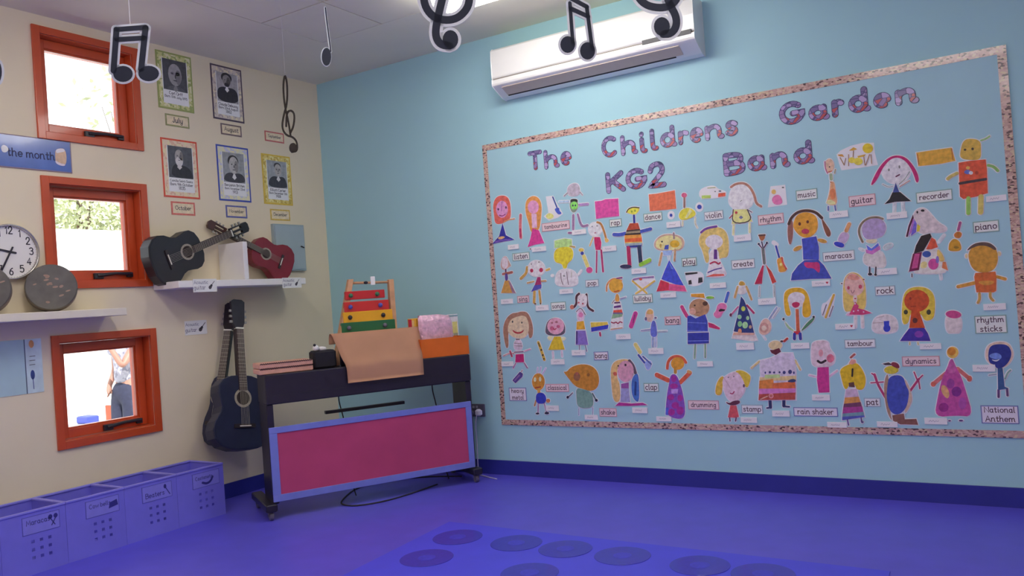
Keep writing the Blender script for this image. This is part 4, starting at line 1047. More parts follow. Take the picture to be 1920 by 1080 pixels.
def D(name, label, crop, parts, halo=.0045, cat='painting'):
    base = MB(); sh = []
    for p in parts:
        s_ = shape2d(p[2:], crop); sh.append(s_); hb = .0070+.00005*len(sh)
        if s_[0] == 'poly': base.prism(inflate(s_[1], halo), MBK, H0, hb)
        else: base.ribbon(s_[1], s_[2]+2*halo, MBK, H0, hb)
    o = base.build(name, PAP)
    for i, (p, s_) in enumerate(zip(parts, sh)):
        if p[1] == 'w': continue
        h = .0088+.00010*i; mb = MB()
        if s_[0] == 'poly': mb.prism(s_[1], MBK, .0070, h, False)
        else: mb.ribbon(s_[1], s_[2], MBK, .0070, h)
        mb.build(p[0], mat(p[1], .6, .2, 45, kind='paint'), o)
    return tag(o, label, cat, GRP)
CA, CB, CC, CD, CE = (890, 330, 7.2), (1100, 330, 7.2), (1300, 330, 7.2), (1500, 250, 7.2), (1690, 230, 6.353)
CF, CG, CH, CI, CJ = (920, 450, 7.2), (1130, 440, 7.2), (1340, 420, 7.2), (1540, 380, 7.2), (1690, 380, 7.2)
CK, CL, CM, CN, CO = (930, 560, 7.2), (1130, 560, 7.2), (1350, 510, 7.2), (1540, 500, 7.2), (1690, 520, 7.2)
CP, CQ, CR, CS, CT = (930, 660, 7.2), (1120, 650, 7.2), (1320, 630, 6.353), (1500, 630, 6.0), (1690, 630, 5.4)

D('painted_girl', 'painted girl with wide red hair and a blue pointed dress by the left border', CA, [
 ('hair', '#cb5f55', 'q', (255,400,285,300,350,262,440,270,485,340,498,480,490,580,430,610,390,640,285,655,270,520)), ('face', '#c98bb8', 'e', (378,450,80,115)),
 ('eye', '#4a2a50', 'e', (328,450,12,16)), ('eye', '#4a2a50', 'e', (432,425,10,18)), ('mouth', '#8a3a70', 's', 14, (345,530,380,545,420,520)), ('nose', '#a0559a', 's', 10, (378,350,372,470)),
 ('arm', '#c89060', 's', 12, (400,625,460,590,545,578)), ('dress', '#2a2c8e', 'p', (385,640,430,800,545,858,400,885,245,918,340,810)), ('belt', '#d8a070', 'q', (325,825,390,812,425,825,390,850,330,858)), ('hem', '#6a4fa0', 's', 22, (290,890,390,865,490,860))])
D('painted_stick', 'narrow red painted drumstick between two long-haired girls', CA, [('shaft', '#c06a70', 's', 38, (628,530,622,700,632,830)), ('tip', '#a83058', 's', 26, (625,720,628,820))])
D('painted_girl', 'painted girl with long orange hair and a flared magenta dress', CA, [
 ('hair', '#d08a4a', 'q', (690,400,715,310,800,262,880,300,915,400,905,560,880,740,770,780,740,640,700,520)), ('face', '#d38fb5', 'e', (800,420,75,90)), ('neck', '#d9a7c0', 'p', (775,510,845,510,850,700,785,700)),
 ('dress', '#c23a86', 'p', (790,705,875,735,945,905,830,925,725,958,760,850)), ('shoe', '#6a5a66', 'e', (760,985,10,10)), ('shoe', '#6a5a66', 'e', (932,985,10,10))])
D('painted_guitar', 'small blue painted guitar on a white slip above the tambourine card', CA, [
 ('sheet', 'w', 'p', (975,285,1060,275,1190,510,1130,555,1010,595,950,545,1010,500)), ('yellow_wash', '#cfcf7a', 'q', (1000,500,1060,510,1080,560,1010,590,960,545)), ('neck', '#2f4a8c', 's', 16, (1062,285,1120,430)), ('body', '#4256b0', 'q', (1085,440,1150,425,1150,470,1188,505,1140,525,1100,480))])
D('painted_creature', 'painted grey-haired figure with a small green face on its belly', CA, [
 ('left_arm', '#9fb5d0', 's', 26, (1270,345,1150,350)), ('hair', '#a9a0ae', 'q', (1255,230,1265,140,1340,95,1410,110,1430,190,1420,260,1300,280)), ('ear', '#8e8a98', 's', 14, (1215,270,1260,230)), ('ear', '#8e8a98', 's', 14, (1430,220,1460,255)),
 ('body', '#7a8878', 'q', (1290,330,1400,330,1405,430,1350,505,1295,460)), ('collar', '#2a2e2a', 'q', (1300,310,1395,310,1400,360,1345,340,1300,365)), ('belly_face', '#7fcb5f', 'e', (1352,400,50,55)), ('eye', '#233544', 'e', (1335,400,10,14)), ('eye', '#233544', 'e', (1368,398,10,14)),
 ('arm', '#9a7aa8', 's', 30, (1420,390,1535,380)), ('leg', '#8a6a8e', 's', 30, (1340,530,1338,720)), ('leg', '#8a6a8e', 's', 28, (1400,520,1450,690,1530,665)), ('foot', '#8a5a80', 'e', (1295,768,32,14))])
D('painted_girl', 'painted girl with a blond plait and a narrow crimson dress', CB, [
 ('face', '#cfccd4', 'e', (120,720,90,95)), ('hair', '#a8733c', 's', 26, (150,625,200,640,240,740,270,850)), ('plait_end', '#d8a860', 'q', (245,820,320,870,260,910)), ('arm', '#c8a870', 's', 18, (95,830,50,940)), ('dress', '#b8245e', 'p', (110,825,185,825,205,900,195,998,130,998,112,900)),
 ('leg', '#a02a60', 's', 18, (144,1014,139,1300)), ('leg', '#a02a60', 's', 24, (204,1004,229,1288)), ('eye', '#555555', 'e', (82,682,7,9)), ('eye', '#555555', 'e', (148,675,7,9)), ('mouth', '#a05060', 'e', (125,768,14,7))])
D('painted_square', 'magenta painted square above the rap card', CB, [('paint', '#c5478f', 'p', (118,345,210,335,260,315,432,305,445,540,220,565,135,580))])
D('painted_robot', 'painted figure with a yellow head, striped orange jumper and blue arms', CB, [
 ('head', '#d9c84a', 'q', (540,490,565,435,640,415,715,425,715,470,660,525,590,510)), ('brow', '#3a3030', 's', 14, (545,490,575,440,640,420,715,430)), ('eye', '#8a9a30', 'e', (615,480,12,16)), ('eye', '#8a9a30', 'e', (660,470,12,16)), ('neck', '#2a3a90', 's', 28, (645,535,650,630)),
 ('arm', '#3f50a5', 's', 44, (375,790,450,795,530,775)), ('arm', '#3f50a5', 's', 42, (735,750,870,715)), ('jumper_top', '#a8462e', 'p', (590,640,700,635,725,720,545,735)), ('stripe', '#3a2a2a', 'p', (545,735,725,715,730,740,540,760)), ('stripe', '#8e8268', 'p', (540,755,730,735,730,765,535,785)), ('stripe', '#2a1e20', 'p', (530,780,735,765,738,790,520,805)),
 ('stripe', '#e08a3e', 'p', (520,800,740,790,750,830,520,850)), ('stripe', '#cf5a30', 'p', (520,850,750,830,755,890,525,895)), ('stripe', '#e0b060', 'p', (525,895,755,885,758,905,525,912)), ('stripe', '#8fa0a8', 'p', (525,910,758,900,760,930,530,945)), ('stripe', '#2a3486', 'p', (540,945,750,930,740,960,550,965)),
 ('leg', '#a01e50', 's', 50, (571,970,586,1200)), ('leg', '#26324f', 's', 52, (716,960,736,1160)), ('shoe', '#2f3050', 'e', (536,1222,78,28)), ('shoe', '#86b83a', 's', 52, (736,1197,856,1137))])
D('painted_square', 'orange-red painted rectangle below the word KG2', CB, [('paint', '#d8694a', 'p', (845,250,950,240,1195,195,1215,440,1100,455,860,475))])
D('painted_bird', 'yellow painted bird with a long neck and two blue balls', CB, [
 ('body', '#c9c040', 'q', (1240,540,1290,450,1380,425,1470,470,1480,545,1290,610)), ('wing', '#e0dc90', 'p', (1330,570,1400,440,1430,480,1360,570)), ('neck', '#8a6a60', 's', 26, (1325,290,1325,420)), ('head', '#c05a78', 'e', (1322,260,36,32)), ('leg', '#c8c8a8', 's', 18, (1300,610,1300,670)), ('leg', '#c8c8a8', 's', 14, (1470,560,1470,640,1500,700)),
 ('slip', 'w', 'e', (1145,530,40,50)), ('ball', '#2f3f9a', 'e', (1145,530,18,22)), ('slip', 'w', 'e', (1527,420,46,56)), ('ball', '#2f3f9a', 'e', (1528,418,30,30))])
D('painted_car', 'small white slip with green and red marks above the violin card', CC, [('sheet', 'w', 'q', (85,200,180,150,290,135,340,190,445,210,440,280,340,290,100,310)), ('green_mark', '#a8c060', 'p', (120,265,240,260,240,300,120,305)), ('red_mark', '#c8553e', 'p', (345,235,438,225,438,272,340,285)), ('spot', '#445566', 'e', (365,205,18,10)), ('spot', '#777777', 'e', (300,210,10,8)), ('line', '#98a070', 's', 10, (200,165,300,155))])
D('painted_girl', 'painted girl with a big white round head and a pale yellow dress', CC, [
 ('head', '#cfcbd2', 'q', (480,300,520,160,640,100,760,120,820,250,810,380,740,450,560,450,490,390)), ('hair', '#a07060', 's', 30, (515,150,580,105,690,95,770,150,830,260,850,370,920,412)), ('dress', '#d5cd85', 'p', (545,455,735,450,800,615,525,650)), ('outline', '#3a3438', 's', 14, (735,455,805,615,525,650,545,455)),
 ('heart', '#b03040', 'e', (585,495,18,18)), ('patch', '#6a6a90', 'p', (620,560,650,535,680,560,650,585)), ('mouth', '#666666', 's', 8, (640,345,660,330)), ('arm', '#8a3a50', 's', 14, (540,520,495,570)), ('arm', '#6a5a70', 's', 12, (745,460,795,490)), ('leg', '#d0ce9a', 's', 24, (550,665,545,790)), ('leg', '#d0ce9a', 's', 24, (765,640,765,760))])
D('painted_princess', 'small white card with a pink painted dress left of the music card', CC, [('sheet', 'w', 'p', (1055,150,1235,130,1260,380,1020,415)), ('dress', '#d0709e', 'q', (1060,330,1085,270,1165,245,1215,340,1190,385,1100,390)), ('head', '#c9a860', 'e', (1090,215,30,32)), ('spot', '#555555', 'e', (1215,157,16,9))])
D('painted_girl', 'tall thin painted girl in a tan patterned dress beside the drum kit', CD, [
 ('head', '#c8a890', 'e', (400,440,62,95)), ('hair', '#a06080', 's', 16, (340,385,345,470,375,540)), ('eye', '#333333', 'e', (402,455,9,9)), ('mouth', '#b05040', 's', 12, (385,525,430,510)), ('neck', '#8a9a80', 's', 40, (420,560,425,620)), ('dress', '#d39a72', 'q', (415,650,465,655,480,760,510,960,430,975,355,950,390,850,410,740)),
 ('patch', '#c97850', 'q', (400,760,480,740,490,880,420,900)), ('hem', '#c8c490', 'q', (370,900,440,900,500,950,430,970,355,950)), ('spot', '#a86a48', 'e', (420,660,10,10)), ('arm', '#909070', 's', 14, (470,540,480,490)), ('leg', '#5a6aa0', 's', 20, (385,990,385,1040)), ('leg', '#5a6aa0', 's', 20, (475,980,485,1040))])
D('painted_drum_kit', 'painted yellow drum kit under a yellow sun', CD, [
 ('sheet', 'w', 'p', (510,290,560,240,690,180,850,140,990,140,1000,260,1040,420,800,460,570,490,540,400)), ('sun', '#d4b52e', 'e', (918,205,70,66)), ('cymbal', '#c08a40', 'p', (510,290,575,285,600,320,530,310)), ('cymbal', '#c0963a', 'p', (665,235,725,190,775,215,720,235)), ('cymbal', '#c0963a', 'p', (775,310,890,285,870,315,790,330)),
 ('stand', '#9a7a60', 's', 12, (545,330,600,430)), ('stand', '#9a7a60', 's', 12, (725,240,720,320)), ('stand', '#9a7a60', 's', 12, (660,290,660,440)), ('stand', '#9a7a60', 's', 10, (620,340,600,430)), ('stand', '#9a7a60', 's', 12, (865,320,880,430)), ('stand', '#9a7a60', 's', 12, (940,290,890,430)), ('stand', '#9a7a60', 's', 12, (960,290,970,410)), ('drum', '#d0bc4a', 'e', (705,365,45,40)), ('drum', '#d2be48', 'e', (790,380,60,50))])
D('painted_girl', 'painted girl with a pink arch of hair and a black triangular dress', CD, [
 ('face', '#c9c6d0', 'e', (1300,500,195,185)), ('hair', '#b02066', 'q', (955,695,1030,530,1110,410,1210,320,1320,295,1430,325,1520,420,1590,540,1610,640,1575,680,1540,560,1480,440,1400,355,1310,325,1215,355,1120,470,1060,600,985,700)), ('bodice', '#3a4a8c', 'p', (1295,670,1345,800,1255,800)), ('skirt', '#1e1c22', 'p', (1250,800,1355,795,1500,915,1300,925,1145,955,1210,890)),
 ('eye', '#777777', 'e', (1203,495,14,18)), ('eye', '#777777', 'e', (1345,455,12,22)), ('mouth', '#5a1e40', 's', 18, (1300,585,1345,560)), ('arm', '#7a8a80', 's', 9, (1340,690,1420,620,1480,520)), ('arm', '#b07a6a', 's', 9, (1350,720,1480,640)), ('arm', '#8aa0a0', 's', 9, (1120,690,1200,730,1260,715)), ('leg', '#bfc4cc', 's', 28, (1280,940,1275,1075)), ('leg', '#bfc4cc', 's', 28, (1390,940,1400,1075))])
D('painted_box', 'ochre painted rectangle beside the orange robot', CE, [('paint', '#c89a3a', 'p', (180,360,340,335,600,300,645,455,480,490,205,520)), ('edge', '#a86a30', 's', 14, (195,380,210,500)), ('edge', '#a86a30', 's', 14, (600,315,615,440))])
D('painted_robot', 'painted robot with a mustard head and orange square body in the top right corner', CE, [
 ('head', '#c2a148', 'q', (705,330,740,210,830,190,945,215,950,330,945,440,840,450,700,430)), ('antenna', '#8fb878', 's', 22, (950,215,1010,195,1050,165)), ('eye', '#4a4030', 'e', (760,325,16,14)), ('eye', '#4a4030', 'e', (850,315,16,16)), ('arm', '#b8a860', 's', 40, (665,605,590,640,555,670)), ('arm', '#7fa860', 's', 34, (1035,510,1100,525,1150,575)),
 ('body', '#c85236', 'p', (682,480,830,455,1005,440,1020,560,1030,840,900,880,740,910,700,880,690,650)), ('belt', '#3a3038', 's', 34, (700,725,850,700,1005,675)), ('badge', '#5a6ab0', 'e', (790,590,40,26)), ('badge', '#e0d8d0', 'e', (830,600,24,22)), ('badge', '#d8a050', 'e', (795,540,24,20)), ('badge', '#a03a28', 'e', (900,600,20,20)), ('leg', '#8cba58', 's', 48, (800,900,800,1080)), ('leg', '#bfb060', 's', 58, (950,880,945,1070))])
D('painted_girl', 'small painted girl in a brown triangular skirt next to the left border', CF, [
 ('hair', '#b8948a', 'q', (140,330,165,240,215,215,250,280,285,350,260,360,210,400,160,400)), ('face', '#cfc0c8', 'e', (200,310,45,80)), ('neck', '#4a3050', 's', 20, (212,400,212,430)), ('arm', '#9a5a50', 's', 30, (175,460,295,435)), ('top', '#4a3a80', 'q', (200,450,235,450,245,540,205,560)), ('skirt', '#b88a45', 'p', (200,550,260,545,340,715,150,715)), ('skirt_side', '#8a6a80', 'p', (245,540,280,580,345,715,300,712))])
D('painted_girl', 'painted girl with two red cheeks and gold legs', CF, [
 ('hair', '#b89048', 's', 34, (500,370,490,450,415,520)), ('bunch', '#c8a858', 's', 26, (760,408,800,392)), ('head', '#d0c8d0', 'e', (625,385,115,110)), ('cheek', '#a82a52', 'e', (563,413,22,26)), ('cheek', '#a82a52', 'e', (690,405,26,30)), ('eye', '#777777', 'e', (558,325,9,9)), ('eye', '#777777', 'e', (660,298,9,9)),
 ('bodice', '#9a2a62', 'p', (640,500,680,500,690,600,600,620)), ('skirt', '#4a4aa0', 'p', (600,610,695,600,690,650,555,700)), ('arm', '#b08a58', 's', 18, (590,560,505,580)), ('arm', '#b08a58', 's', 18, (690,555,750,550)), ('leg', '#b8924a', 's', 36, (600,700,595,840)), ('leg', '#b8924a', 's', 28, (665,690,682,840)), ('foot', '#6a5040', 'e', (610,860,14,10)), ('foot', '#6a5040', 'e', (682,858,10,12))])
D('painted_boy', 'painted figure with a square yellow head and green hat over a white shirt', CF, [
 ('hat', '#a8cc80', 'p', (870,10,1000,-20,1100,-10,1105,90,870,110)), ('head', '#d2be33', 'q', (862,300,865,130,980,90,1115,100,1125,250,1040,320,1035,385,985,385,975,320)), ('brim', '#b0965a', 's', 20, (1080,85,1140,95)), ('shirt', '#cdc6cc', 'q', (880,630,880,480,930,410,1040,385,1140,420,1185,500,1180,630)),
 ('line', '#7a6a70', 's', 12, (955,450,960,540,985,600)), ('line', '#7a6a70', 's', 12, (1035,430,1045,530,1060,600)), ('line', '#a0a090', 's', 8, (1100,440,1095,500)), ('button', '#888888', 'e', (1000,485,16,12)), ('arm', '#d0d4da', 's', 24, (1190,470,1230,415)), ('hand', '#e0e4e8', 'e', (842,482,20,16))])
D('painted_rattle', 'yellow painted rattle with a pink ball beside the yellow head', CF, [('handle', '#cfc070', 's', 46, (1265,220,1315,350)), ('ball', '#c04a80', 'e', (1340,405,42,40)), ('knob', '#c8b050', 'e', (1230,135,34,24)), ('band', '#2f3a8a', 'e', (1243,180,22,24))])
D('painted_girl', 'painted girl with a round orange head and a striped tower dress', CG, [
 ('hair', '#c08050', 's', 20, (60,760,60,680,110,610,180,590,260,620)), ('head', '#d89a38', 'e', (185,690,95,95)), ('bow', '#7a3a70', 's', 18, (200,590,265,580)), ('mouth', '#b04a30', 's', 14, (165,770,230,755)), ('skirt', '#d6ccd0', 'p', (165,905,245,905,275,1050,280,1260,115,1290,140,1090)), ('neck', '#c08a40', 'q', (185,800,220,800,240,900,170,905)), ('stripe', '#4a2050', 'p', (165,910,240,905,245,925,165,930)),
 ('stripe', '#5a2a70', 'p', (160,965,250,950,255,980,160,990)), ('stripe', '#c84a38', 'p', (155,1019,265,1009,275,1049,150,1049)), ('stripe', '#6a6080', 'p', (150,1049,275,1049,278,1070,145,1070)), ('stripe', '#7fa080', 'p', (145,1070,278,1070,270,1105,125,1135)), ('zigzag', '#8a1e40', 's', 14, (125,1180,160,1195,190,1175,215,1205,240,1170,270,1185)), ('line', '#b8844a', 's', 10, (120,1275,200,1265,270,1255)), ('arm', '#8a90b0', 's', 10, (240,865,320,840)), ('arm', '#8a9080', 's', 10, (165,880,135,925))])
D('painted_goblet', 'painted gold goblet drum above the lullaby card', CG, [('sheet', 'w', 'q', (400,620,470,580,690,565,715,620,560,730,610,790,440,800,510,740)), ('fill', '#cfc4cc', 'q', (470,640,660,630,560,705)), ('leg', '#c8a850', 's', 22, (410,625,510,710,600,790)), ('leg', '#c8a850', 's', 22, (705,625,560,730,455,795)), ('rim', '#8a6a9a', 's', 20, (420,605,500,585,690,570)), ('spot', '#c05040', 'e', (520,600,20,16))])
D('painted_girl', 'painted girl with a pale yellow head and a blue and red triangle dress', CG, [
 ('hair', '#b89a88', 'q', (705,190,700,90,790,5,920,-15,1065,20,1115,100,1080,205,960,220,850,230)), ('face', '#d5c48a', 'q', (725,180,722,95,800,25,920,5,1040,35,1085,105,1060,195,960,205,850,215)), ('cheek', '#c8a030', 'e', (980,125,65,50)), ('tuft', '#8a7078', 's', 22, (965,-20,970,50)), ('eye', '#333333', 'e', (808,95,12,12)), ('eye', '#b09040', 'e', (790,150,14,28)),
 ('scarf', '#3a4aa0', 'p', (850,145,900,135,895,200,835,200)), ('bodice', '#8fa8da', 'p', (815,215,945,210,930,280,830,280)), ('waist', '#c0cce0', 'p', (880,280,930,280,915,345,895,345)), ('arm', '#b89068', 's', 26, (805,250,770,410)), ('arm', '#b89068', 's', 24, (985,200,975,350)), ('skirt', '#3a48b8', 'p', (905,345,1000,500,1100,685,990,670,800,600,850,470)), ('sheen', '#6a88d8', 'p', (905,370,970,470,930,460)), ('hem', '#be3048', 'p', (790,610,900,650,910,750,735,765)), ('hem', '#d0507e', 'p', (905,660,1110,690,1140,765,900,755))])
D('painted_keys', 'white painted slip with black keys right of the blue triangle dress', CG, [('sheet', 'w', 'q', (1120,520,1200,500,1360,510,1365,630,1310,680,1200,690,1150,650)), ('key', '#1e1e22', 'p', (1120,515,1285,505,1285,525,1125,545)), ('key', '#2a2a2e', 'p', (1165,620,1200,610,1210,665,1165,675)), ('key', '#2a2a2e', 'p', (1300,580,1350,575,1355,640,1295,655))])
D('painted_princess', 'painted girl with long blond hair and a purple crown', CG, [
 ('hair', '#c8b068', 'q', (1300,120,1320,0,1400,-80,1520,-110,1640,-80,1700,20,1710,200,1690,310,1600,310,1560,360,1560,150,1420,180,1450,350,1400,400,1350,200)), ('face', '#cfc5cf', 'e', (1510,95,120,95)), ('crown', '#6a4090', 's', 30, (1335,-30,1400,-85,1540,-110)), ('dress', '#d0c4cc', 'q', (1450,200,1570,190,1580,340,1640,450,1690,570,1390,580,1450,430)), ('panel', '#5a2a7a', 'p', (1510,200,1550,200,1555,330,1505,330)), ('trim', '#a02a48', 's', 22, (1460,390,1520,360,1570,400,1590,380)), ('trim', '#4a3a80', 's', 16, (1430,510,1520,470,1610,450)), ('hem', '#c85a50', 'p', (1395,570,1500,530,1640,530,1650,555))])
D('painted_girl', 'large painted girl with an orange face, brown hair and a blue dress', CH, [
 ('hair_lock', '#8a5a50', 'q', (985,80,1005,-40,1060,-60,1065,150,1030,290,1000,250)), ('hair_lock', '#7a4a38', 'q', (1440,-90,1490,-20,1560,80,1575,150,1530,185,1480,80)), ('hair', '#4a3028', 's', 36, (1005,0,1040,-90,1130,-165,1250,-185,1370,-160,1450,-80)), ('face', '#cc9030', 'q', (1062,-8,1112,-128,1242,-168,1372,-118,1402,-8,1382,112,1272,192,1162,172,1072,72)), ('eye', '#5a2a20', 'e', (1152,0,18,24)), ('eye', '#5a2a20', 'e', (1260,-28,18,22)), ('mouth', '#b03a50', 'e', (1230,100,52,36)),
 ('arm', '#b88a40', 'e', (1125,330,62,28,-25)), ('arm', '#b88a40', 'e', (1455,228,65,26,15)), ('bodice', '#3b48a8', 'p', (1180,200,1375,165,1410,310,1410,480,1200,480,1195,330)), ('skirt', '#38469f', 'p', (1215,490,1400,480,1480,560,1580,735,1300,740,1035,760,1050,670,1130,560)), ('bow', '#b8306a', 'q', (1195,510,1320,520,1420,510,1430,620,1410,670,1340,590,1240,600))])
D('painted_man', 'thin painted man with long red legs beside the create card', CH, [
 ('head', '#a0603a', 'q', (600,150,640,138,685,150,680,200,640,235,610,200)), ('cap', '#5a3a30', 's', 24, (605,155,680,150)), ('neck', '#2a2a50', 's', 14, (640,240,660,330)), ('torso', '#6a6a68', 's', 36, (655,330,675,530)), ('arm', '#4a2a48', 's', 14, (645,325,600,275)), ('arm', '#4a2a48', 's', 14, (670,320,705,262)), ('hand', '#222a40', 'e', (600,270,14,14)), ('hand', '#222a40', 'e', (710,255,12,16)),
 ('leg', '#a82044', 'p', (650,560,668,560,640,805,545,810,590,700)), ('leg', '#b83a34', 'p', (692,545,770,640,835,780,785,805,730,650)), ('shin', '#a0a8a8', 's', 14, (610,840,605,980)), ('shin', '#a0a8a8', 's', 14, (805,830,810,980))])
D('painted_guitar', 'orange painted guitar with a blue neck beside the large blue dress', CH, [('slip', 'w', 's', 40, (800,250,840,280)), ('neck', '#33439a', 's', 24, (832,300,875,450)), ('body', '#d89038', 'q', (840,480,880,455,930,440,930,520,970,600,970,640,870,655,865,590)), ('edge', '#c0504a', 's', 22, (910,455,930,540,970,605)), ('hole', '#e8c880', 'e', (900,545,16,22))])
D('painted_maraca', 'small painted maraca with a blue base above the maracas card', CI, [('handle', '#c08a5a', 's', 50, (380,290,340,380)), ('body', '#b09ab8', 'q', (250,440,300,390,380,420,360,500,310,560,220,520)), ('base', '#2f3baa', 'q', (165,545,210,520,320,555,300,612,200,590))])
D('painted_figure', 'painted plump figure with a mauve head and a purple scarf', CI, [
 ('wing', '#a8b4b8', 'q', (830,600,900,550,970,550,960,600,870,650)), ('wing', '#bfc4c8', 'q', (500,620,540,610,600,650,560,660)), ('head', '#a290b5', 'q', (540,360,590,250,700,205,820,220,885,320,850,440,740,490,590,500)), ('hair', '#7a6a58', 's', 28, (560,530,515,440,510,350,560,260,650,205,760,195,830,220)), ('chin', '#c8c0a0', 'q', (600,500,760,490,740,545,620,545)), ('body', '#c4bebc', 'q', (590,660,800,640,860,720,880,870,760,880,640,860,560,800)),
 ('scarf', '#5a6ac8', 'p', (610,570,680,620,770,545,780,580,690,650,630,640)), ('scarf', '#b86ab0', 'p', (600,630,680,650,790,580,800,630,690,700,610,680)), ('leg', '#3a3036', 's', 18, (655,870,655,960)), ('leg', '#3a3036', 's', 18, (740,870,735,960)), ('foot', '#2a2228', 'e', (660,965,28,18)), ('foot', '#2a2228', 'e', (735,972,18,14))])
D('painted_girl', 'painted figure with a white hood-like head and a black and patchwork dress', CI, [
 ('arm', '#c4c8cc', 's', 30, (1590,530,1660,440)), ('head', '#c4b8ba', 'q', (1240,160,1300,80,1400,70,1480,150,1580,270,1695,330,1690,390,1600,405,1480,400,1350,430,1260,330)), ('hair', '#4a1030', 'p', (1240,160,1250,210,1200,330,1170,460,1145,460,1180,310)), ('hair', '#a868b0', 'p', (1240,220,1260,220,1220,400,1180,450)), ('hair', '#6a5ab8', 'p', (1262,230,1290,280,1280,400,1210,450)), ('hair', '#cdb840', 'p', (1300,290,1340,320,1325,390,1290,390)), ('eye', '#2a2426', 'e', (1298,130,12,18)), ('eye', '#2a2426', 'e', (1370,108,26,16)),
 ('skirt', '#cfc6c0', 'q', (1380,640,1570,600,1640,750,1700,910,1640,960,1210,960,1330,880)), ('bodice', '#241a1e', 'p', (1350,450,1470,415,1490,460,1380,650,1250,690,1280,580)), ('bodice', '#c85038', 'p', (1490,470,1540,500,1575,600,1490,630,1415,630)), ('panel', '#6a1440', 'p', (1240,690,1360,665,1320,910,1185,930)), ('panel', '#b84a80', 'p', (1265,690,1330,690,1300,880,1220,890)), ('patch', '#35529a', 'e', (1425,695,58,44)), ('patch', '#c04a8e', 'e', (1515,830,70,75)), ('patch', '#cdbe80', 'q', (1345,800,1430,790,1430,880,1340,890)), ('patch', '#d8b060', 'q', (1570,610,1640,700,1670,790,1600,800,1560,720)), ('patch', '#c8744a', 'p', (1640,800,1680,800,1710,915,1630,880)), ('patch', '#7a6ab0', 'e', (1570,770,22,50)), ('leg', '#c8ccd0', 's', 24, (1610,960,1620,1030)), ('leg', '#444444', 's', 12, (1225,960,1225,1000))])
D('painted_guitar', 'amber painted guitar left of the piano card', CJ, [('neck', '#9a4a78', 's', 34, (795,270,770,370)), ('body', '#b8702e', 'q', (705,430,760,385,825,410,800,480,730,480)), ('body', '#bc8a26', 'q', (640,600,650,540,710,480,780,510,815,600,800,655,640,655)), ('bridge', '#8a6a20', 'e', (745,605,36,16))])
D('painted_boy', 'painted boy with a round amber head and an orange jumper near the right border', CJ, [
 ('ear', '#c9b890', 'e', (1320,690,24,30)), ('ear', '#c9b890', 'e', (880,720,18,30)), ('head', '#bd8a33', 'q', (900,740,920,640,1000,570,1150,560,1270,600,1310,720,1290,850,1220,930,1080,950,960,900)), ('hair', '#5a4640', 'q', (870,660,960,560,1080,530,1200,540,1290,620,1270,650,1180,590,1060,575,960,610)), ('arm', '#c08a38', 's', 50, (990,1083,860,1113,770,1133)), ('arm', '#c08a38', 's', 44, (1290,1000,1400,1030)),
 ('jumper', '#c0612e', 'p', (985,1000,1000,950,1270,930,1285,1000,1280,1190,1245,1210,1015,1210,1000,1120)), ('band', '#c58a3a', 'q', (1010,1058,1270,1048,1230,1108,1100,1118)), ('leg', '#b8924a', 's', 34, (1055,1225,1060,1300,1035,1350)), ('leg', '#b8924a', 's', 34, (1200,1215,1200,1280,1240,1320))])
D('painted_girl', 'painted smiling girl with long brown hair in the lower left', CK, [
 ('hair', '#9a705c', 'q', (100,400,140,270,220,195,290,190,350,170,430,180,480,270,510,400,500,520,450,540,430,300,300,240,200,300,170,460,180,640,150,680,120,560)), ('face', '#cdb79a', 'q', (160,420,195,285,290,240,405,220,455,330,448,470,380,540,260,530,190,480)), ('mouth', '#a8323a', 'q', (225,410,280,450,340,450,390,410,370,460,300,478,245,455)), ('eye', '#444444', 'e', (232,310,10,16)), ('eye', '#444444', 'e', (358,322,10,14)),
 ('shirt', '#c4b4c4', 'q', (250,560,350,550,370,690,250,700)), ('stripe', '#9a8890', 's', 10, (260,600,350,605)), ('stripe', '#9a8890', 's', 10, (260,635,360,640)), ('neck', '#5a4a58', 's', 12, (280,548,325,548)), ('skirt', '#b01f66', 'p', (275,750,380,745,388,855,270,858)), ('belt', '#7a5a78', 's', 12, (255,720,375,712)), ('arm', '#c08a90', 's', 12, (110,770,200,730,250,740)), ('drum', '#a8405a', 's', 24, (200,710,222,775)), ('arm', '#c88aa8', 's', 12, (395,705,470,680)), ('leg', '#a06a90', 's', 14, (275,870,240,935)), ('leg', '#a06a90', 's', 14, (390,865,430,930))])
D('painted_recorder', 'gold painted recorder beside the smiling brown-haired girl', CK, [('tube', '#c0a040', 's', 36, (580,590,620,700,660,820)), ('mouthpiece', '#4a3a20', 's', 14, (582,597,602,645)), ('hole', '#3a3020', 'e', (620,690,12,14)), ('hole', '#3a3020', 'e', (640,760,12,14)), ('hole', '#3a3020', 'e', (655,810,10,10))])
D('painted_girl', 'painted girl with a pink round face and a yellow dress', CK, [
 ('hair', '#5a5260', 'q', (675,500,678,370,715,285,810,250,895,285,945,370,935,500)), ('face', '#d598ac', 'e', (815,370,115,112)), ('cheek', '#b85a78', 'e', (765,400,28,30)), ('cheek', '#b85a78', 'e', (850,375,24,22)), ('mouth', '#a83a50', 's', 14, (785,405,800,418,820,402)), ('eye', '#a0606a', 'e', (825,315,18,14)), ('eye', '#a0606a', 'e', (765,325,16,13)), ('sleeve', '#d8cca0', 'q', (690,510,790,500,740,580)), ('sleeve', '#d8cca0', 'q', (880,510,960,530,900,580)), ('dress', '#cdae2c', 'p', (795,510,880,510,935,685,715,690,760,580)), ('leg', '#c8b8c8', 's', 20, (775,720,780,800)), ('leg', '#c8b8c8', 's', 20, (895,710,900,780))])
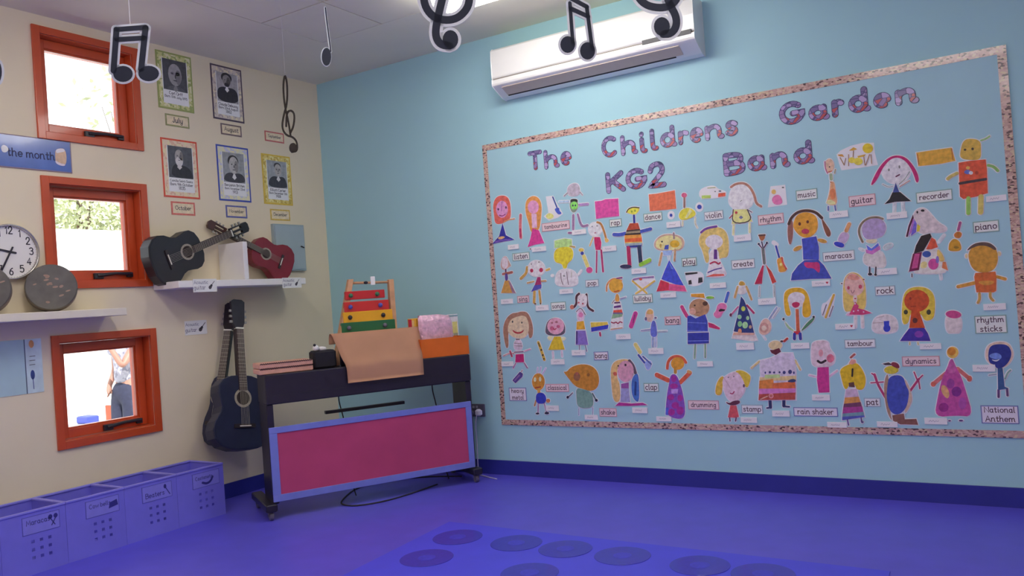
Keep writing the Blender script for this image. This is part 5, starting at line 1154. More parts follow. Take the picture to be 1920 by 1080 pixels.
D('painted_girl', 'tall painted girl with dark plaits, gold top and violet skirt', CF, [
 ('plait', '#4a2a34', 's', 30, (1200,725,1160,760,1170,850,1140,900,1100,920)), ('plait', '#4a2a34', 's', 28, (1300,735,1310,870,1330,920,1390,955)), ('bobble', '#b06a58', 'e', (1105,905,26,30)), ('head', '#d3c5cc', 'q', (1175,735,1305,730,1315,830,1290,905,1180,895)), ('cheek', '#b05060', 'e', (1197,845,12,12)), ('cheek', '#b05060', 'e', (1252,858,12,12)), ('eye', '#888888', 'e', (1210,805,7,8)), ('eye', '#888888', 'e', (1260,810,7,8)), ('neck', '#d0b4c8', 'q', (1175,930,1275,930,1265,1095,1175,1095)), ('blouse', '#c878a8', 'e', (1225,1010,32,35)), ('collar', '#6a6a72', 's', 10, (1165,965,1225,905,1285,1005)),
 ('top', '#d09a30', 'p', (1172,1102,1262,1092,1282,1202,1167,1207)), ('skirt', '#7a66b0', 'p', (1162,1222,1287,1222,1322,1412,1157,1412)), ('fold', '#4a3a78', 's', 24, (1172,1240,1172,1390)), ('leg', '#6a7090', 's', 12, (1207,1420,1207,1490)), ('leg', '#6a7090', 's', 12, (1285,1420,1305,1500))])
D('painted_flag', 'yellow and blue painted block on a pink stick', CK, [('yellow_half', '#cdb048', 'p', (1285,320,1510,315,1520,352,1290,387)), ('blue_half', '#3039a8', 'p', (1290,390,1525,350,1515,405,1295,445)), ('stick', '#a02a58', 's', 26, (1410,460,1415,495))])
D('painted_stick', 'pink glittery painted shaker below the goblet', CL, [('tube', '#b83a86', 's', 60, (450,200,390,370)), ('pattern', '#7a2a60', 's', 16, (440,220,420,320))])
D('painted_boy', 'slim painted boy with outstretched arms and a blue shirt', CL, [
 ('head', '#c9a898', 'e', (640,225,52,85)), ('hair', '#c9a060', 'q', (590,210,620,145,680,145,695,210)), ('ear', '#5a5a78', 'e', (590,270,16,24)), ('ear', '#5a5a78', 'e', (720,258,16,14)), ('arm', '#8a90b0', 's', 18, (650,415,530,430)), ('arm', '#a8b8c0', 's', 14, (745,440,870,435)), ('shirt', '#5a66b8', 'q', (670,300,715,290,740,420,738,520,655,510,652,420)), ('leg', '#8a98b8', 's', 32, (685,530,685,645)), ('leg', '#a8b0c8', 's', 26, (722,530,722,645))])
D('painted_boy', 'painted boy with a brown head, orange cap and dark blue tunic', CL, [
 ('arm', '#b83a72', 's', 46, (1075,110,1100,160,1145,235)), ('arm', '#b0285e', 'p', (1430,320,1500,340,1590,395,1580,415,1440,385)), ('leg', '#7a9a80', 's', 24, (1255,620,1245,800)), ('leg', '#7a9a80', 's', 22, (1390,615,1390,790)), ('head', '#a67e5e', 'e', (1310,120,135,120)), ('cap', '#ce8e2e', 'p', (1200,-64,1370,-69,1385,-9,1200,-29)), ('feather', '#78b03a', 'e', (1455,-15,55,18)), ('hair', '#4a3028', 'e', (1390,65,35,30)), ('eye', '#3a2a20', 'e', (1250,90,12,12)), ('cheek', '#c99a88', 'e', (1220,170,45,45)), ('mouth', '#8a5a50', 's', 12, (1270,190,1310,180)),
 ('tunic', '#34429e', 'p', (1150,235,1190,225,1260,265,1390,210,1420,300,1425,440,1150,445)), ('tunic', '#2b3590', 'p', (1155,460,1440,455,1440,600,1155,610)), ('stripe', '#7a8ad8', 's', 8, (1150,432,1420,437)), ('stripe', '#7a8ad8', 's', 8, (1155,570,1440,565)), ('stripe', '#7a8ad8', 's', 6, (1160,320,1400,330))])
D('painted_guitar', 'pink painted guitar with a blue neck beside the dark blue tunic', CL, [('neck', '#3a5aa8', 's', 36, (1700,-80,1665,40)), ('body', '#ce6e9a', 'q', (1550,90,1610,50,1685,80,1670,150,1630,180,1600,250,1540,265,1495,210,1540,160)), ('hole', '#1e1620', 'p', (1570,155,1600,135,1660,145,1650,165,1580,175))])
D('painted_girl', 'painted girl with fair bunches and a dark blue dress with green spots', CM, [
 ('arm', '#b05a80', 's', 20, (250,470,165,565)), ('hand', '#5a2038', 'e', (150,578,16,22)), ('arm', '#a02a5a', 's', 26, (370,450,460,550)), ('bunch', '#b8945a', 's', 28, (245,200,205,340)), ('bunch', '#b8945a', 's', 26, (360,200,430,370)), ('face', '#cfc6c6', 'q', (260,180,340,165,360,230,350,290,255,300,250,240)), ('hair', '#b8903e', 'q', (255,185,270,125,320,125,355,180)), ('petticoat', '#d0c0bc', 'p', (180,845,480,845,510,920,440,930,170,890)), ('dress', '#26356e', 'p', (290,330,330,380,400,560,465,820,380,830,190,800,240,600)),
 ('spot', '#a8b850', 'e', (320,495,28,34)), ('spot', '#8fbe96', 'e', (270,605,28,30)), ('spot', '#98c090', 'e', (380,620,22,28)), ('spot', '#7fb880', 'e', (275,700,30,40)), ('spot', '#9cc890', 'e', (345,715,38,46)), ('spot', '#b0907a', 'e', (415,740,20,24)), ('spot', '#d08a60', 'q', (250,770,290,755,305,820,250,830)), ('hem', '#c49a88', 'p', (190,815,470,820,470,850,180,850))])
D('painted_banjo', 'beige painted banjo with a long grey neck', CM, [('neck', '#8898b8', 's', 20, (670,630,770,480)), ('neck', '#a8b0b8', 's', 12, (720,620,810,490)), ('tail', '#c8d0d8', 's', 16, (580,850,620,910)), ('body', '#cfa898', 'q', (530,760,570,650,640,620,700,700,690,800,610,855,540,830)), ('ring', '#b88a80', 'e', (600,750,60,70)), ('centre', '#d8b8a8', 'e', (600,755,35,35))])
D('painted_girl', 'painted blond girl with an open red mouth and a long red tie', CM, [
 ('hair', '#cf9e25', 'q', (860,320,900,240,1000,210,1120,215,1190,290,1220,420,1240,600,1115,620,1120,430,1150,320,1050,280,920,330,930,450,970,590,885,590)), ('face', '#cfc4c8', 'q', (915,350,955,285,1050,262,1155,305,1145,400,1080,480,1000,480,925,425)), ('mouth', '#b02a56', 'q', (965,425,1030,398,1090,420,1065,475,1000,485)), ('arm', '#8fb088', 'q', (875,655,940,740,1010,790,980,800,900,740)), ('arm', '#4a7a56', 'q', (1100,785,1180,680,1285,595,1275,645,1190,735,1110,795)), ('hand', '#2a2a30', 'e', (862,635,14,16)), ('hand', '#2a2a30', 'e', (1268,605,16,14)), ('tie', '#b85a38', 'p', (1025,500,1065,500,1080,790,1035,795)), ('shorts', '#b8303c', 'p', (1000,800,1090,790,1080,840,1010,840)), ('leg', '#2f3590', 's', 38, (1010,835,1008,900)), ('leg', '#2f3590', 's', 38, (1085,830,1090,900))])
D('painted_sticks', 'slip with a gold painted rhythm stick beside the pink tutu girl', CM, [('sheet', 'w', 'q', (1380,430,1450,420,1530,300,1560,310,1510,500,1480,620,1380,600)), ('stick', '#c09a40', 's', 28, (1540,310,1490,440,1430,610)), ('line', '#6a6470', 's', 12, (1440,440,1390,580)), ('line', '#6a6470', 's', 12, (1530,460,1480,600))])
D('painted_girl', 'painted girl with yellow hair, red cheeks and a pink tutu', CN, [
 ('leg', '#cfc0c0', 's', 30, (465,650,462,815)), ('leg', '#cfc0c0', 's', 30, (555,650,560,815)), ('hair', '#cdb060', 'q', (300,610,295,230,335,115,420,70,515,100,590,200,605,350,605,570,510,590,400,600)), ('face', '#d5a49c', 'q', (310,200,360,110,420,80,520,125,585,220,575,330,500,395,400,395,325,320)), ('forehead', '#c98878', 'q', (325,150,430,85,545,160,450,190)), ('cheek', '#b04058', 'e', (370,285,18,24)), ('cheek', '#b04058', 'e', (530,270,24,28)), ('nose', '#8a5a60', 's', 9, (405,320,425,370,450,320)), ('neck', '#d8b8b8', 'q', (430,380,490,380,485,490,435,490)), ('mouth', '#a02a40', 'e', (462,430,14,9)),
 ('hem', '#d8a0b8', 'q', (320,655,400,605,430,665)), ('tutu', '#b83a68', 'p', (460,470,510,530,500,560,580,580,685,625,560,650,380,645,430,540)), ('dot', '#e0b8c8', 'e', (460,500,10,10)), ('dot', '#e0b8c8', 'e', (500,590,10,10)), ('dot', '#e0b8c8', 'e', (440,600,10,10)), ('dot', '#e0b8c8', 'e', (575,610,10,10)), ('earring', '#444444', 'e', (280,228,12,8)), ('earring', '#8a4a48', 'e', (575,172,12,9))])
D('painted_drum', 'white painted drum with a blue vase shape', CN, [('drum', '#c8bfc0', 'q', (690,890,690,740,760,660,900,640,1010,690,1040,800,1020,880,880,905)), ('vase', '#2c3aaa', 'p', (845,735,920,730,918,800,850,800)), ('vase', '#2c3aaa', 'e', (888,830,48,50)), ('line', '#a08a88', 's', 8, (700,760,835,752)), ('line', '#a09090', 's', 8, (750,690,850,665))])
D('painted_girl', 'painted girl with an orange face, yellow hair and a purple skirt', CN, [
 ('hair', '#cdb13e', 'q', (1085,780,1095,420,1165,295,1320,265,1455,295,1535,400,1535,600,1515,705,1400,740,1340,620,1200,620,1180,770)), ('face', '#b84a22', 'e', (1290,460,170,150)), ('body', '#b8481e', 'p', (1220,580,1320,590,1400,825,1190,825)), ('earring', '#3a3a2a', 'e', (1143,612,28,32)), ('earring', '#3a3a2a', 'e', (1452,612,30,36)), ('brooch', '#5a2a28', 'e', (1268,725,34,36)), ('skirt', '#3b2a8e', 'p', (1190,830,1390,825,1440,900,1475,1000,1065,1000,1120,920)), ('flower', '#7a3a9a', 'e', (1320,910,60,45)), ('eye', '#8a2a18', 'e', (1205,430,16,20)), ('mouth', '#8a3018', 's', 10, (1210,540,1280,530)), ('foot', '#b8b070', 's', 14, (1195,1020,1195,1050)), ('foot', '#b8b070', 's', 14, (1305,1020,1310,1050))])
D('painted_drum', 'white painted cup-shaped drum with a pink top', CO, [('side', '#c9bebe', 'q', (592,520,700,500,818,530,812,745,715,755,605,750)), ('top', '#b8457a', 'e', (705,500,105,52,5))])
D('painted_marker', 'small purple painted pen above the heavy metal card', CP, [('barrel', '#4a3a80', 'p', (230,380,330,265,370,290,365,330,270,420)), ('shine', '#7a5a90', 'p', (250,380,320,300,335,315,265,395)), ('tip', '#a87888', 's', 10, (350,265,362,245))])
D('painted_boy', 'small painted boy with an egg-shaped orange head and spiky hair', CP, [
 ('hair', '#b0a0c8', 's', 10, (560,290,570,210)), ('hair', '#b0a0c8', 's', 10, (600,290,612,205)), ('hair', '#b0a0c8', 's', 10, (635,295,680,215)), ('head', '#be822e', 'e', (580,400,85,115)), ('neck', '#c09048', 's', 40, (582,500,590,550)), ('eye', '#e8d0a8', 'e', (535,370,18,30)), ('eye', '#e8d0a8', 'e', (605,365,16,32)), ('mouth', '#a03a28', 's', 14, (540,480,610,470)), ('arm', '#b08050', 's', 20, (550,650,530,720)), ('hand', '#b8784a', 'e', (712,655,26,26)), ('leg', '#9a7aa0', 's', 16, (580,690,575,815)), ('leg', '#9a7aa0', 's', 16, (660,690,690,810)), ('shirt', '#2e3aa8', 'q', (545,600,565,550,645,545,690,610,675,695,555,695)), ('shoe', '#20243a', 'e', (568,828,24,12)), ('shoe', '#20243a', 'e', (695,822,30,15))])
D('painted_figure', 'painted figure with a lemon-shaped orange head and green body', CP, [
 ('arm', '#6a6a78', 's', 14, (1040,550,985,605)), ('hand', '#1a1e3a', 'e', (975,608,16,18)), ('arm', '#4a6a68', 's', 18, (1310,560,1355,640)), ('hand', '#1a1e3a', 'e', (1362,650,18,18)), ('leg', '#7a88b0', 's', 8, (1125,760,1125,850)), ('leg', '#7a88b0', 's', 8, (1315,750,1310,850)), ('body', '#6f9388', 'q', (1090,480,1180,500,1290,530,1325,640,1312,755,1108,755,1092,600)), ('head', '#b47a2c', 'q', (915,258,960,270,1020,200,1150,160,1285,175,1375,250,1405,380,1375,485,1290,530,1180,495,1080,465,980,345)), ('cheek', '#8a5a40', 'e', (1100,330,45,60)), ('cheek', '#a05a48', 'e', (1100,290,22,22)), ('eye', '#8a5a28', 'e', (1255,305,20,24))])
D('painted_girl', 'painted girl with tan and blue hair above a purple base', CQ, [
 ('hair', '#cfa86e', 'q', (185,290,235,195,350,165,445,175,400,225,280,250,270,420,310,500,320,745,225,745,198,520)), ('hair', '#3e68b0', 'q', (465,440,540,340,568,420,575,745,520,735,468,640)), ('hair', '#5a4a58', 's', 40, (440,190,490,250,520,350)), ('streak', '#223a7a', 's', 28, (525,480,520,640)), ('face', '#c48fa4', 'e', (390,330,110,145)), ('nose', '#c0604a', 'q', (212,350,260,330,280,380,240,398)), ('eye', '#3a2a30', 'e', (290,257,11,11)), ('eye', '#3a2a30', 'e', (388,245,14,16)), ('body', '#8f8fb8', 'p', (330,560,430,560,450,745,320,745)), ('collar', '#8a4a90', 'p', (330,500,430,480,430,560,330,560)), ('base', '#a02a80', 'p', (250,795,300,750,460,765,620,755,680,785,450,795))])
D('painted_girl', 'painted figure with raised orange arms and a purple spotted robe', CQ, [
 ('arm', '#c4583e', 's', 60, (810,380,960,450)), ('arm', '#c4583e', 's', 54, (1255,350,1125,480)), ('hand', '#c89050', 's', 40, (1235,335,1258,345)), ('neck', '#b88838', 's', 40, (1060,290,1060,345)), ('hair', '#c0553a', 's', 36, (950,290,960,200,1010,140,1090,125,1160,150,1200,210)), ('head', '#c98e30', 'e', (1090,225,90,85)), ('robe', '#7a4aa8', 'q', (995,370,1075,370,1125,500,1165,640,1200,910,1130,985,925,925,945,650,975,500)), ('patch', '#9a2a88', 'e', (1040,430,36,46)), ('patch', '#b08ad0', 'p', (1000,570,1100,570,1090,630,1010,630)), ('patch', '#9a2a88', 'e', (1040,530,55,36)), ('patch', '#9a2a88', 'e', (1000,680,45,40)), ('patch', '#9a2a88', 'e', (1125,690,36,45)), ('patch', '#9a2a88', 'e', (1060,790,50,45)), ('patch', '#9a2a88', 'e', (1010,880,45,45)), ('patch', '#9a2a88', 'e', (1125,860,48,56)), ('edge', '#5060c0', 'p', (932,820,970,820,960,925,928,915))])
D('painted_girl', 'painted girl with a tapering pink face, yellow bunches and a dark bow', CR, [
 ('bunch', '#c9a43c', 'q', (135,700,150,570,200,485,245,475,225,600,215,705)), ('bunch', '#cfb03a', 'q', (360,420,450,400,555,460,560,520,520,630,470,560,430,500)), ('leg', '#5a3a60', 's', 14, (310,960,315,1010)), ('leg', '#5a3a60', 's', 14, (390,960,380,1010)), ('face', '#d2b4c0', 'q', (210,520,300,445,400,415,475,520,505,640,420,765,320,790,255,700)), ('crease', '#b898a8', 's', 10, (240,490,320,620)), ('eye', '#5a4050', 'e', (480,590,12,20)), ('eye', '#6a5a68', 'e', (295,490,7,9)), ('eye', '#6a5a68', 'e', (360,480,7,9)), ('mouth', '#9a3a58', 's', 14, (320,680,345,690,365,660)), ('dress', '#c05058', 'p', (320,825,390,825,420,960,380,970,290,965)), ('bow', '#5a2a40', 'q', (260,778,310,800,350,770,430,762,432,802,350,828,290,812))])
D('painted_man', 'painted bearded man with a wide square striped coat', CR, [
 ('arm', '#c8b480', 's', 22, (665,300,570,380)), ('arm', '#c8b480', 's', 22, (1090,290,1150,400)), ('leg', '#2a2e58', 's', 36, (790,760,795,845)), ('leg', '#2a2e58', 's', 36, (955,760,955,830)), ('shoe', '#2a2e58', 's', 18, (795,850,755,855)), ('shoe', '#2a2e58', 's', 18, (950,835,1020,840)), ('coat', '#c3b8cc', 'p', (670,290,800,260,930,200,1060,200,1090,300,1100,470,1100,760,655,765,680,480)), ('head', '#c9b48a', 'e', (855,110,80,55)), ('feather', '#a83a30', 's', 26, (960,60,995,30)), ('feather', '#3a2a30', 'e', (930,62,18,12)), ('beard', '#5a1e30', 'p', (790,165,830,165,900,140,920,185,860,225,810,200)),
 ('button', '#3a3a70', 'e', (735,435,10,14)), ('button', '#3a3a70', 'e', (790,430,14,14)), ('button', '#3a3a70', 'e', (840,432,14,12)), ('button', '#3a3a70', 'e', (905,430,12,12)), ('button', '#3a3a70', 'e', (960,432,18,20)), ('button', '#3a3a70', 'e', (1030,425,22,26)), ('button', '#3a3a70', 'e', (1075,435,10,16)), ('stripe', '#c8b080', 'p', (670,490,1100,470,1100,525,668,530)), ('stripe', '#a8bc80', 'p', (730,460,910,455,910,495,730,500)), ('stripe', '#c87a38', 'p', (665,530,830,510,840,625,660,625)), ('stripe', '#c8663a', 'p', (820,560,1090,540,1095,622,820,625)), ('mark', '#2f3868', 'q', (1000,530,1060,505,1105,520,1090,550,1010,550)), ('stripe', '#c074b0', 'p', (660,625,1095,620,1095,670,660,690)), ('stripe', '#a8483e', 'p', (660,690,1095,670,1090,755,655,760)), ('ring', '#c88890', 'e', (805,710,30,30)), ('ring', '#b06058', 'e', (805,710,18,18)), ('mark', '#c8a090', 's', 12, (680,750,760,715))])
D('painted_figure', 'painted figure with a big rosy cheek and a straight magenta dress', CS, [
 ('arm', '#c8a8c0', 's', 18, (195,460,110,440)), ('arm', '#c8a8c0', 's', 18, (330,455,420,390)), ('head', '#cdb6be', 'q', (130,290,128,130,150,55,325,45,335,140,405,220,385,325,280,350,160,345)), ('cheek', '#c86a80', 'e', (345,250,42,48)), ('nose', '#c88a92', 'e', (238,190,26,40)), ('mouth', '#2e1e24', 's', 26, (205,280,240,305,290,275)), ('dress', '#b8327e', 'p', (200,352,325,347,335,630,215,635,195,500))])
D('painted_girl', 'painted girl with a yellow bell of hair and a banded dress', CS, [
 ('leg', '#5a4a80', 's', 14, (535,935,550,1000)), ('leg', '#5a4a80', 's', 14, (690,905,695,975,712,965)), ('hat', '#9a5048', 's', 24, (575,240,615,205)), ('hair', '#cda820', 'q', (445,375,550,315,640,295,705,370,748,480,725,600,640,605,620,540,560,540,530,600,498,585,468,470)), ('face', '#d09080', 'p', (550,310,580,260,625,265,635,300,590,320)), ('parting', '#2a1e20', 's', 20, (595,370,590,450)), ('beard', '#5a3a38', 'p', (550,525,610,515,620,575,555,570)), ('band', '#b8a0b8', 'p', (522,600,640,590,662,680,508,692)), ('band', '#c88a48', 'p', (508,690,663,680,683,742,498,762)), ('band', '#6a3a58', 'p', (497,760,685,740,700,792,488,812)), ('band', '#9a3a80', 'p', (490,800,703,790,715,852,480,872)), ('band', '#6a8a98', 'p', (480,870,718,850,725,892,478,907)), ('band', '#4a50a0', 'p', (478,905,725,890,730,907,478,945))])
D('painted_man', 'painted figure in a blue coat and cap with red twig hands', CS, [
 ('hand', '#a0305e', 's', 26, (965,690,880,550,840,430)), ('finger', '#a0305e', 's', 14, (800,525,940,515)), ('finger', '#a0305e', 's', 14, (810,420,840,440)), ('hand', '#a0305e', 's', 24, (1230,630,1340,480)), ('finger', '#a0305e', 's', 14, (1285,405,1320,490)), ('finger', '#a0305e', 's', 14, (1380,440,1330,490)), ('finger', '#a0305e', 's', 14, (1335,490,1350,590)), ('foot', '#7a5048', 'p', (1040,890,1170,870,1180,935,1310,930,1330,995,1130,990,1050,950)), ('coat_edge', '#9a7a68', 'q', (968,440,1000,425,1015,870,1045,965,985,865,955,700,945,560)), ('coat_edge', '#b8a090', 'q', (1165,455,1235,570,1265,690,1252,765,1178,890,1185,780,1225,640)), ('coat', '#3a48a0', 'q', (1005,445,1160,435,1195,560,1235,620,1205,805,1110,890,1015,855,975,700,985,560)), ('face', '#c0b038', 'e', (1030,380,80,45)), ('cap_peak', '#3a2a38', 'p', (930,310,1000,295,1050,325,960,325)), ('cap', '#7a2a3a', 'q', (1018,328,1040,285,1115,308,1125,375))])
D('painted_lady', 'painted lady in a long pink patterned gown at the lower right', CT, [
 ('hair', '#d0a850', 'e', (520,165,58,58)), ('arm', '#c06868', 's', 40, (455,375,330,480)), ('arm', '#c06868', 's', 40, (570,330,690,430)), ('hand', '#c06050', 'e', (325,485,26,26)), ('hand', '#c06050', 'e', (690,430,26,30)), ('foot', '#5a3a70', 'e', (605,853,22,8)), ('foot', '#5a3a70', 'e', (490,855,14,7)), ('gown', '#b0488e', 'q', (510,205,548,300,605,400,655,560,730,815,560,800,335,820,370,620,410,430,462,330)), ('head', '#c07a2a', 'e', (510,155,42,40)), ('bodice', '#b85a98', 'q', (470,300,505,215,550,290,555,375,465,375)), ('patch', '#8a3a86', 'e', (500,480,40,50)), ('patch', '#c8986a', 'q', (405,495,450,495,495,580,470,645,405,570)), ('patch', '#7a2a80', 'e', (560,560,50,50)), ('patch', '#a04a98', 'e', (620,680,40,60)), ('patch', '#8a2a78', 'e', (430,720,50,46))])
D('painted_figure', 'tall painted figure with a dark blue head and a white smile at the right edge', CT, [
 ('halo', '#c8b0a0', 'q', (848,225,858,105,950,55,1080,60,1135,150,1130,230,1070,305,980,330,900,285)), ('arm', '#8a98a8', 's', 12, (960,385,890,395)), ('arm', '#7a9a90', 's', 16, (1050,430,1075,370,1105,345)), ('leg', '#5a3a68', 's', 22, (985,545,985,615)), ('leg', '#5a3a68', 's', 20, (1070,530,1075,600)), ('body', '#31507e', 'p', (975,320,1025,320,1045,510,1085,530,980,545)), ('head', '#25307e', 'q', (878,180,898,98,980,78,1082,88,1122,170,1092,262,1020,325,960,325,948,290,888,272)), ('patch', '#6a84c8', 'q', (888,185,970,163,1022,200,1002,242,898,222)), ('smile', '#c8c8d8', 'q', (903,233,960,245,1007,228,960,264))])
D('painted_brush', 'blue and yellow painted brush above the clap card', CL, [('handle', '#cdbe70', 's', 50, (450,620,510,720)), ('bristles', '#8a9ad0', 'q', (560,850,650,830,672,880,640,955,600,962)), ('edge', '#3a4a9a', 's', 26, (490,760,570,860)), ('edge', '#4a5a98', 's', 20, (550,780,660,880))])

# ------------------------------------------------------------------ headline letters
LET = cells('patchwork_letter', [(0, '#846f9c'), (.28, '#a08cb6'), (.48, '#6a5f8c'), (.6, '#a8484c'), (.76, '#9080ac'), (.88, '#2e3458')], 27, .4, (1, 1, 1.2), .3, '#4a4470')
LED = mat('#2c2c50', .5, 0, kind='letter_edge')
NTH = ['first', 'second', 'third', 'fourth', 'fifth', 'sixth', 'seventh', 'eighth', 'ninth']
c1, c2 = (960, 140, 3.2), (1440, 60, 3.375)
WORDS = [('The', c1, [(100,450,185,580), (195,440,285,570), (295,455,360,550)]),
 ('Childrens', c1, [(540,360,640,505), (655,350,755,490), (765,335,815,475), (830,320,882,460), (890,298,990,445), (1000,330,1065,425), (1070,310,1150,415), (1160,290,1275,400), (1280,268,1360,375)]),
 ('KG2', c1, [(566,570,682,718), (685,550,812,698), (818,520,925,688)]), ('Band', c1, [(1270,455,1395,615), (1415,475,1530,588), (1550,455,1670,570), (1690,385,1815,548)]),
 ('Garden', c2, [(72,425,235,600), (258,450,390,572), (405,420,485,545), (508,340,648,522), (668,375,780,492), (805,345,955,472)])]
for word, cr_, boxes in WORDS:
    for i, (chh, b) in enumerate(zip(word, boxes)):
        sl = .19; w = b[2]-b[0]
        cx = lambda u, v: on_back(cr_[0]+u/cr_[2], cr_[1]+v/cr_[2])
        um = (b[0]+b[2])/2
        x0 = cx(b[0], (b[1]+b[3])/2)[0]; x1 = cx(b[2], (b[1]+b[3])/2)[0]
        z1 = cx(um, b[1]+sl*w*.5)[1]; z0 = cx(um, b[3]-sl*w*.5)[1]
        wt = .025
        if word in ('Band', 'Garden', 'KG2'): wt = .0285
        x0 += wt*.55; x1 -= wt*.55; z0 += wt*.5; z1 -= wt*.5
        gw, g0, g1, st = G[chh]
        if chh == 'e': st = [ln(.1, .52, .9, .52), AR(.5, .5, .5, .5, 4, 290, 18)]
        if chh in 'il': x0 -= .004; x1 = x0+(x1-x0)*.9
        ed, fc_ = MB(), MB()
        for q, s_ in enumerate(st):
            pts = [(x0+p[0]*(x1-x0), z0+p[1]*(z1-z0)) for p in s_]
            ed.ribbon(pts, wt+.006, MBK, H0, .0078+.00005*q); fc_.ribbon(pts, wt, MBK, .0078, .0083+.00005*q)
        o = ed.build('cutout_letter', LED)
        fc_.build('letter_face', LET, o)
        rep = word.count(chh) > 1
        tag(o, 'purple patchwork %s %s, the %s letter of the headline word %s' % ('digit' if chh.isdigit() else 'capital' if chh.isupper() else 'small', chh, NTH[i], word), 'letter', 'headline letters')

# ------------------------------------------------------------------ word cards
WTXT = mat('#4a3444', .6, 0, kind='print_ink')
CARDS = [('tambourine',1043,424,52,17,'p'),('rap',1155,418,23,16,'g'),('dance',1225,407,35,17,'g'),('violin',1339,404,36,18,'b'),('rhythm',1446,411,48,20,'p'),('music',1513,365,40,21,'g'),('guitar',1617,376,50,22,'p'),('recorder',1752,368,68,22,'g'),('piano',1849,425,49,23,'g'),
 ('listen',978,481,32,16,'g'),('pop',1111,531,25,15,'b'),('sing',982,561,22,14,'p'),('songs',1048,574,28,17,'g'),('play',1293,491,28,17,'g'),('create',1394,495,44,19,'b'),('maracas',1573,480,60,20,'b'),('lullaby',1206,560,37,18,'g'),('bang',1262,601,30,17,'p'),('bang',1128,667,27,17,'v'),
 ('rock',1660,545,38,19,'b'),('tambour',1613,644,58,18,'b'),('rhythm sticks',1858,608,60,35,'g'),('dynamics',1727,677,70,20,'p'),('National Anthem',1875,777,70,35,'v'),('heavy metal',972,739,32,26,'v'),('classical',1046,727,43,16,'p'),('clap',1222,726,28,17,'g'),('shake',1141,773,32,17,'p'),('drumming',1320,759,57,18,'p'),('stamp',1411,767,40,18,'b'),('rain shaker',1530,772,82,18,'v'),('pat',1636,754,31,18,'b')]
EC = {'p': ('#b98a92', '#d8bcc0'), 'g': ('#7d9a94', '#d0d2d0'), 'b': ('#8fa0ae', '#d0cfd6'), 'v': ('#6f74a4', '#cfc8d8')}
def local(px, py, w, h):
    c = on_back(px, py); x0 = on_back(px-w/2, py+w*.075)[0]; x1 = on_back(px+w/2, py-w*.075)[0]
    z1 = on_back(px, py-h/2)[1]; z0 = on_back(px, py+h/2)[1]
    return x0, z0, x1, z1
for word, px, py, w, h, cc in CARDS:
    x0, z0, x1, z1 = local(px, py, w, h-1)
    e_, f_ = EC[cc]
    o = flat('word_card', rect(x0, z0, x1, z1), MBK, H0, .0080, mat(e_, .25, .05, 40, kind='card_edge', coat=.4))
    fc_ = flat('card_face', rect(x0+.005, z0+.005, x1-.005, z1-.005), MBK, .0080, .0083, mat(f_, .22, .03, 30, kind='laminated_card', coat=.5), o)
    t = MB(); ls = word.split(' ') if word in ('rhythm sticks', 'National Anthem', 'heavy metal') else [word]
    n = len(ls)
    for i, s_ in enumerate(ls):
        zc = z1-(z1-z0)*((i+.5)/n)
        text(t, s_, (x0+x1)/2, zc-.002, (x1-x0)*.80, (z1-z0)/n*.62, MBK, .0086, .145)
    t.build('lettering', WTXT, fc_)
    lab = 'word card reading "%s"' % word if word != 'bang' else ('pink-edged word card reading "bang" beside the slim boy' if px == 1262 else 'grey-edged word card reading "bang" in the lower left')
    lab = lab.replace('"', '')
    if word == 'rhythm': lab = 'pink word card reading only rhythm, below the white princess card'
    if word == 'tambour': lab = 'word card reading tambour above the yellow-haired banded girl'
    if len(lab.split()) < 4: lab += ' on the board'
    tag(o, lab, 'card', 'word cards on the display board')

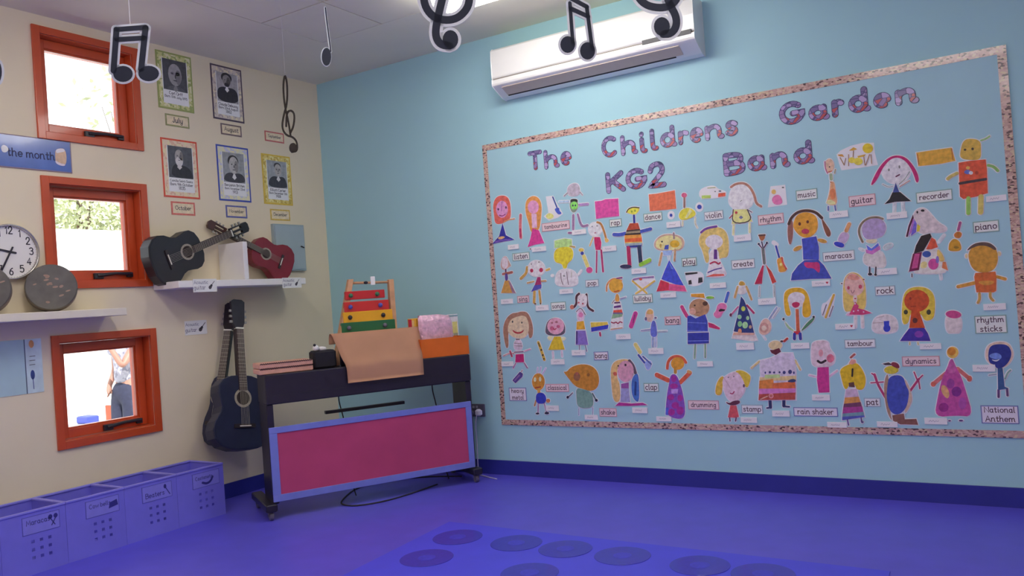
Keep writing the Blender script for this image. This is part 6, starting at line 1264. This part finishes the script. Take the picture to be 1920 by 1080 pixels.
# ------------------------------------------------------------------ name tags
TAGS = [(964,463,20,9,'under the red-haired girl in blue'),(1012,467,26,9,'under the girl in the flared magenta dress'),(1087,435,26,9,'at the foot of the figure with a green belly face'),(1144,466,26,10,'beside the crimson dress'),(1264,421,26,11,'beside the yellow bird'),(1393,446,32,12,'under the girl with the big white head'),(952,565,22,9,'under the girl in the brown skirt'),(1018,577,24,10,'under the girl with red cheeks'),(1063,546,25,9,'under the white shirt with the yellow head'),(1199,508,27,10,'under the striped orange jumper'),(1254,553,29,10,'under the blue and red triangle dress'),(1347,535,30,10,'under the crowned blond girl'),
 (1573,402,35,12,'under the tall thin girl in tan'),(1682,404,38,12,'under the black triangular dress'),(1868,372,38,11,'beside the legs of the orange robot'),(1664,509,36,12,'under the mauve-headed figure'),(1540,531,34,11,'with a red heart under the large blue dress'),(1439,565,33,12,'under the man with long red legs'),(1170,631,27,10,'under the striped tower dress'),(1086,661,25,10,'under the violet skirt'),(1047,678,25,10,'under the yellow dress'),(953,682,22,9,'beside the smiling brown-haired girl'),(1231,658,28,11,'under the slim boy in blue'),(1323,682,29,10,'under the dark blue tunic'),(1398,649,33,13,'under the green-spotted dress'),
 (1501,648,34,11,'under the girl with the red tie'),(1585,612,36,11,'with a red heart beside the pink tutu'),(1745,649,40,11,'under the purple skirt'),(1865,575,42,12,'under the boy in the orange jumper'),(1845,690,42,13,'beside the dark blue head'),(1037,765,24,10,'beside the small spiky-haired boy'),(1110,782,24,9,'under the lemon-headed figure'),(1201,769,28,10,'under the purple base'),(1246,785,28,9,'beside the purple spotted robe'),(1405,787,30,10,'under the tapering pink face'),(1465,775,32,11,'under the striped coat'),(1540,745,33,11,'under the straight magenta dress'),(1570,796,36,10,'under the banded dress'),(1664,795,38,10,'beside the feet of the blue coat'),(1755,789,42,12,'under the long pink gown')]
TGM = mat('#d3cfd8', .5, .03, 30, kind='paper'); PEN = mat('#9a94a4', .7, 0, kind='pencil'); RED = mat('#b0283a', .6, 0, kind='paint')
for i, (px, py, w, h, where) in enumerate(TAGS):
    x0, z0, x1, z1 = local(px, py, w, h)
    o = flat('name_tag', rect(x0, z0, x1, z1), MBK, H0, .0122, TGM)
    t = MB(); random.seed(i+40); W, Hh = x1-x0, z1-z0; n = random.randint(4, 6)
    pts = []
    for k in range(n*2): pts.append((x0+W*(.2+.5*k/(n*2)), z0+Hh*(.5+random.uniform(.05, .2)*(1 if k % 2 else -1))))
    t.ribbon(pts, .0022, MBK, .0122, .0124); t.build('pencil_mark', PEN, o)
    if 'heart' in where:
        hx, hz, r = x0+W*.84, z0+Hh*.55, Hh*.2
        MB().prism([(hx, hz-r*1.2), (hx+r*1.1, hz+r*.2), (hx+r*.6, hz+r), (hx, hz+r*.4), (hx-r*.6, hz+r), (hx-r*1.1, hz+r*.2)], MBK, .0122, .0125).build('heart', RED, o)
    tag(o, 'small white name tag ' + where, 'name tag', 'name tags on the display board')
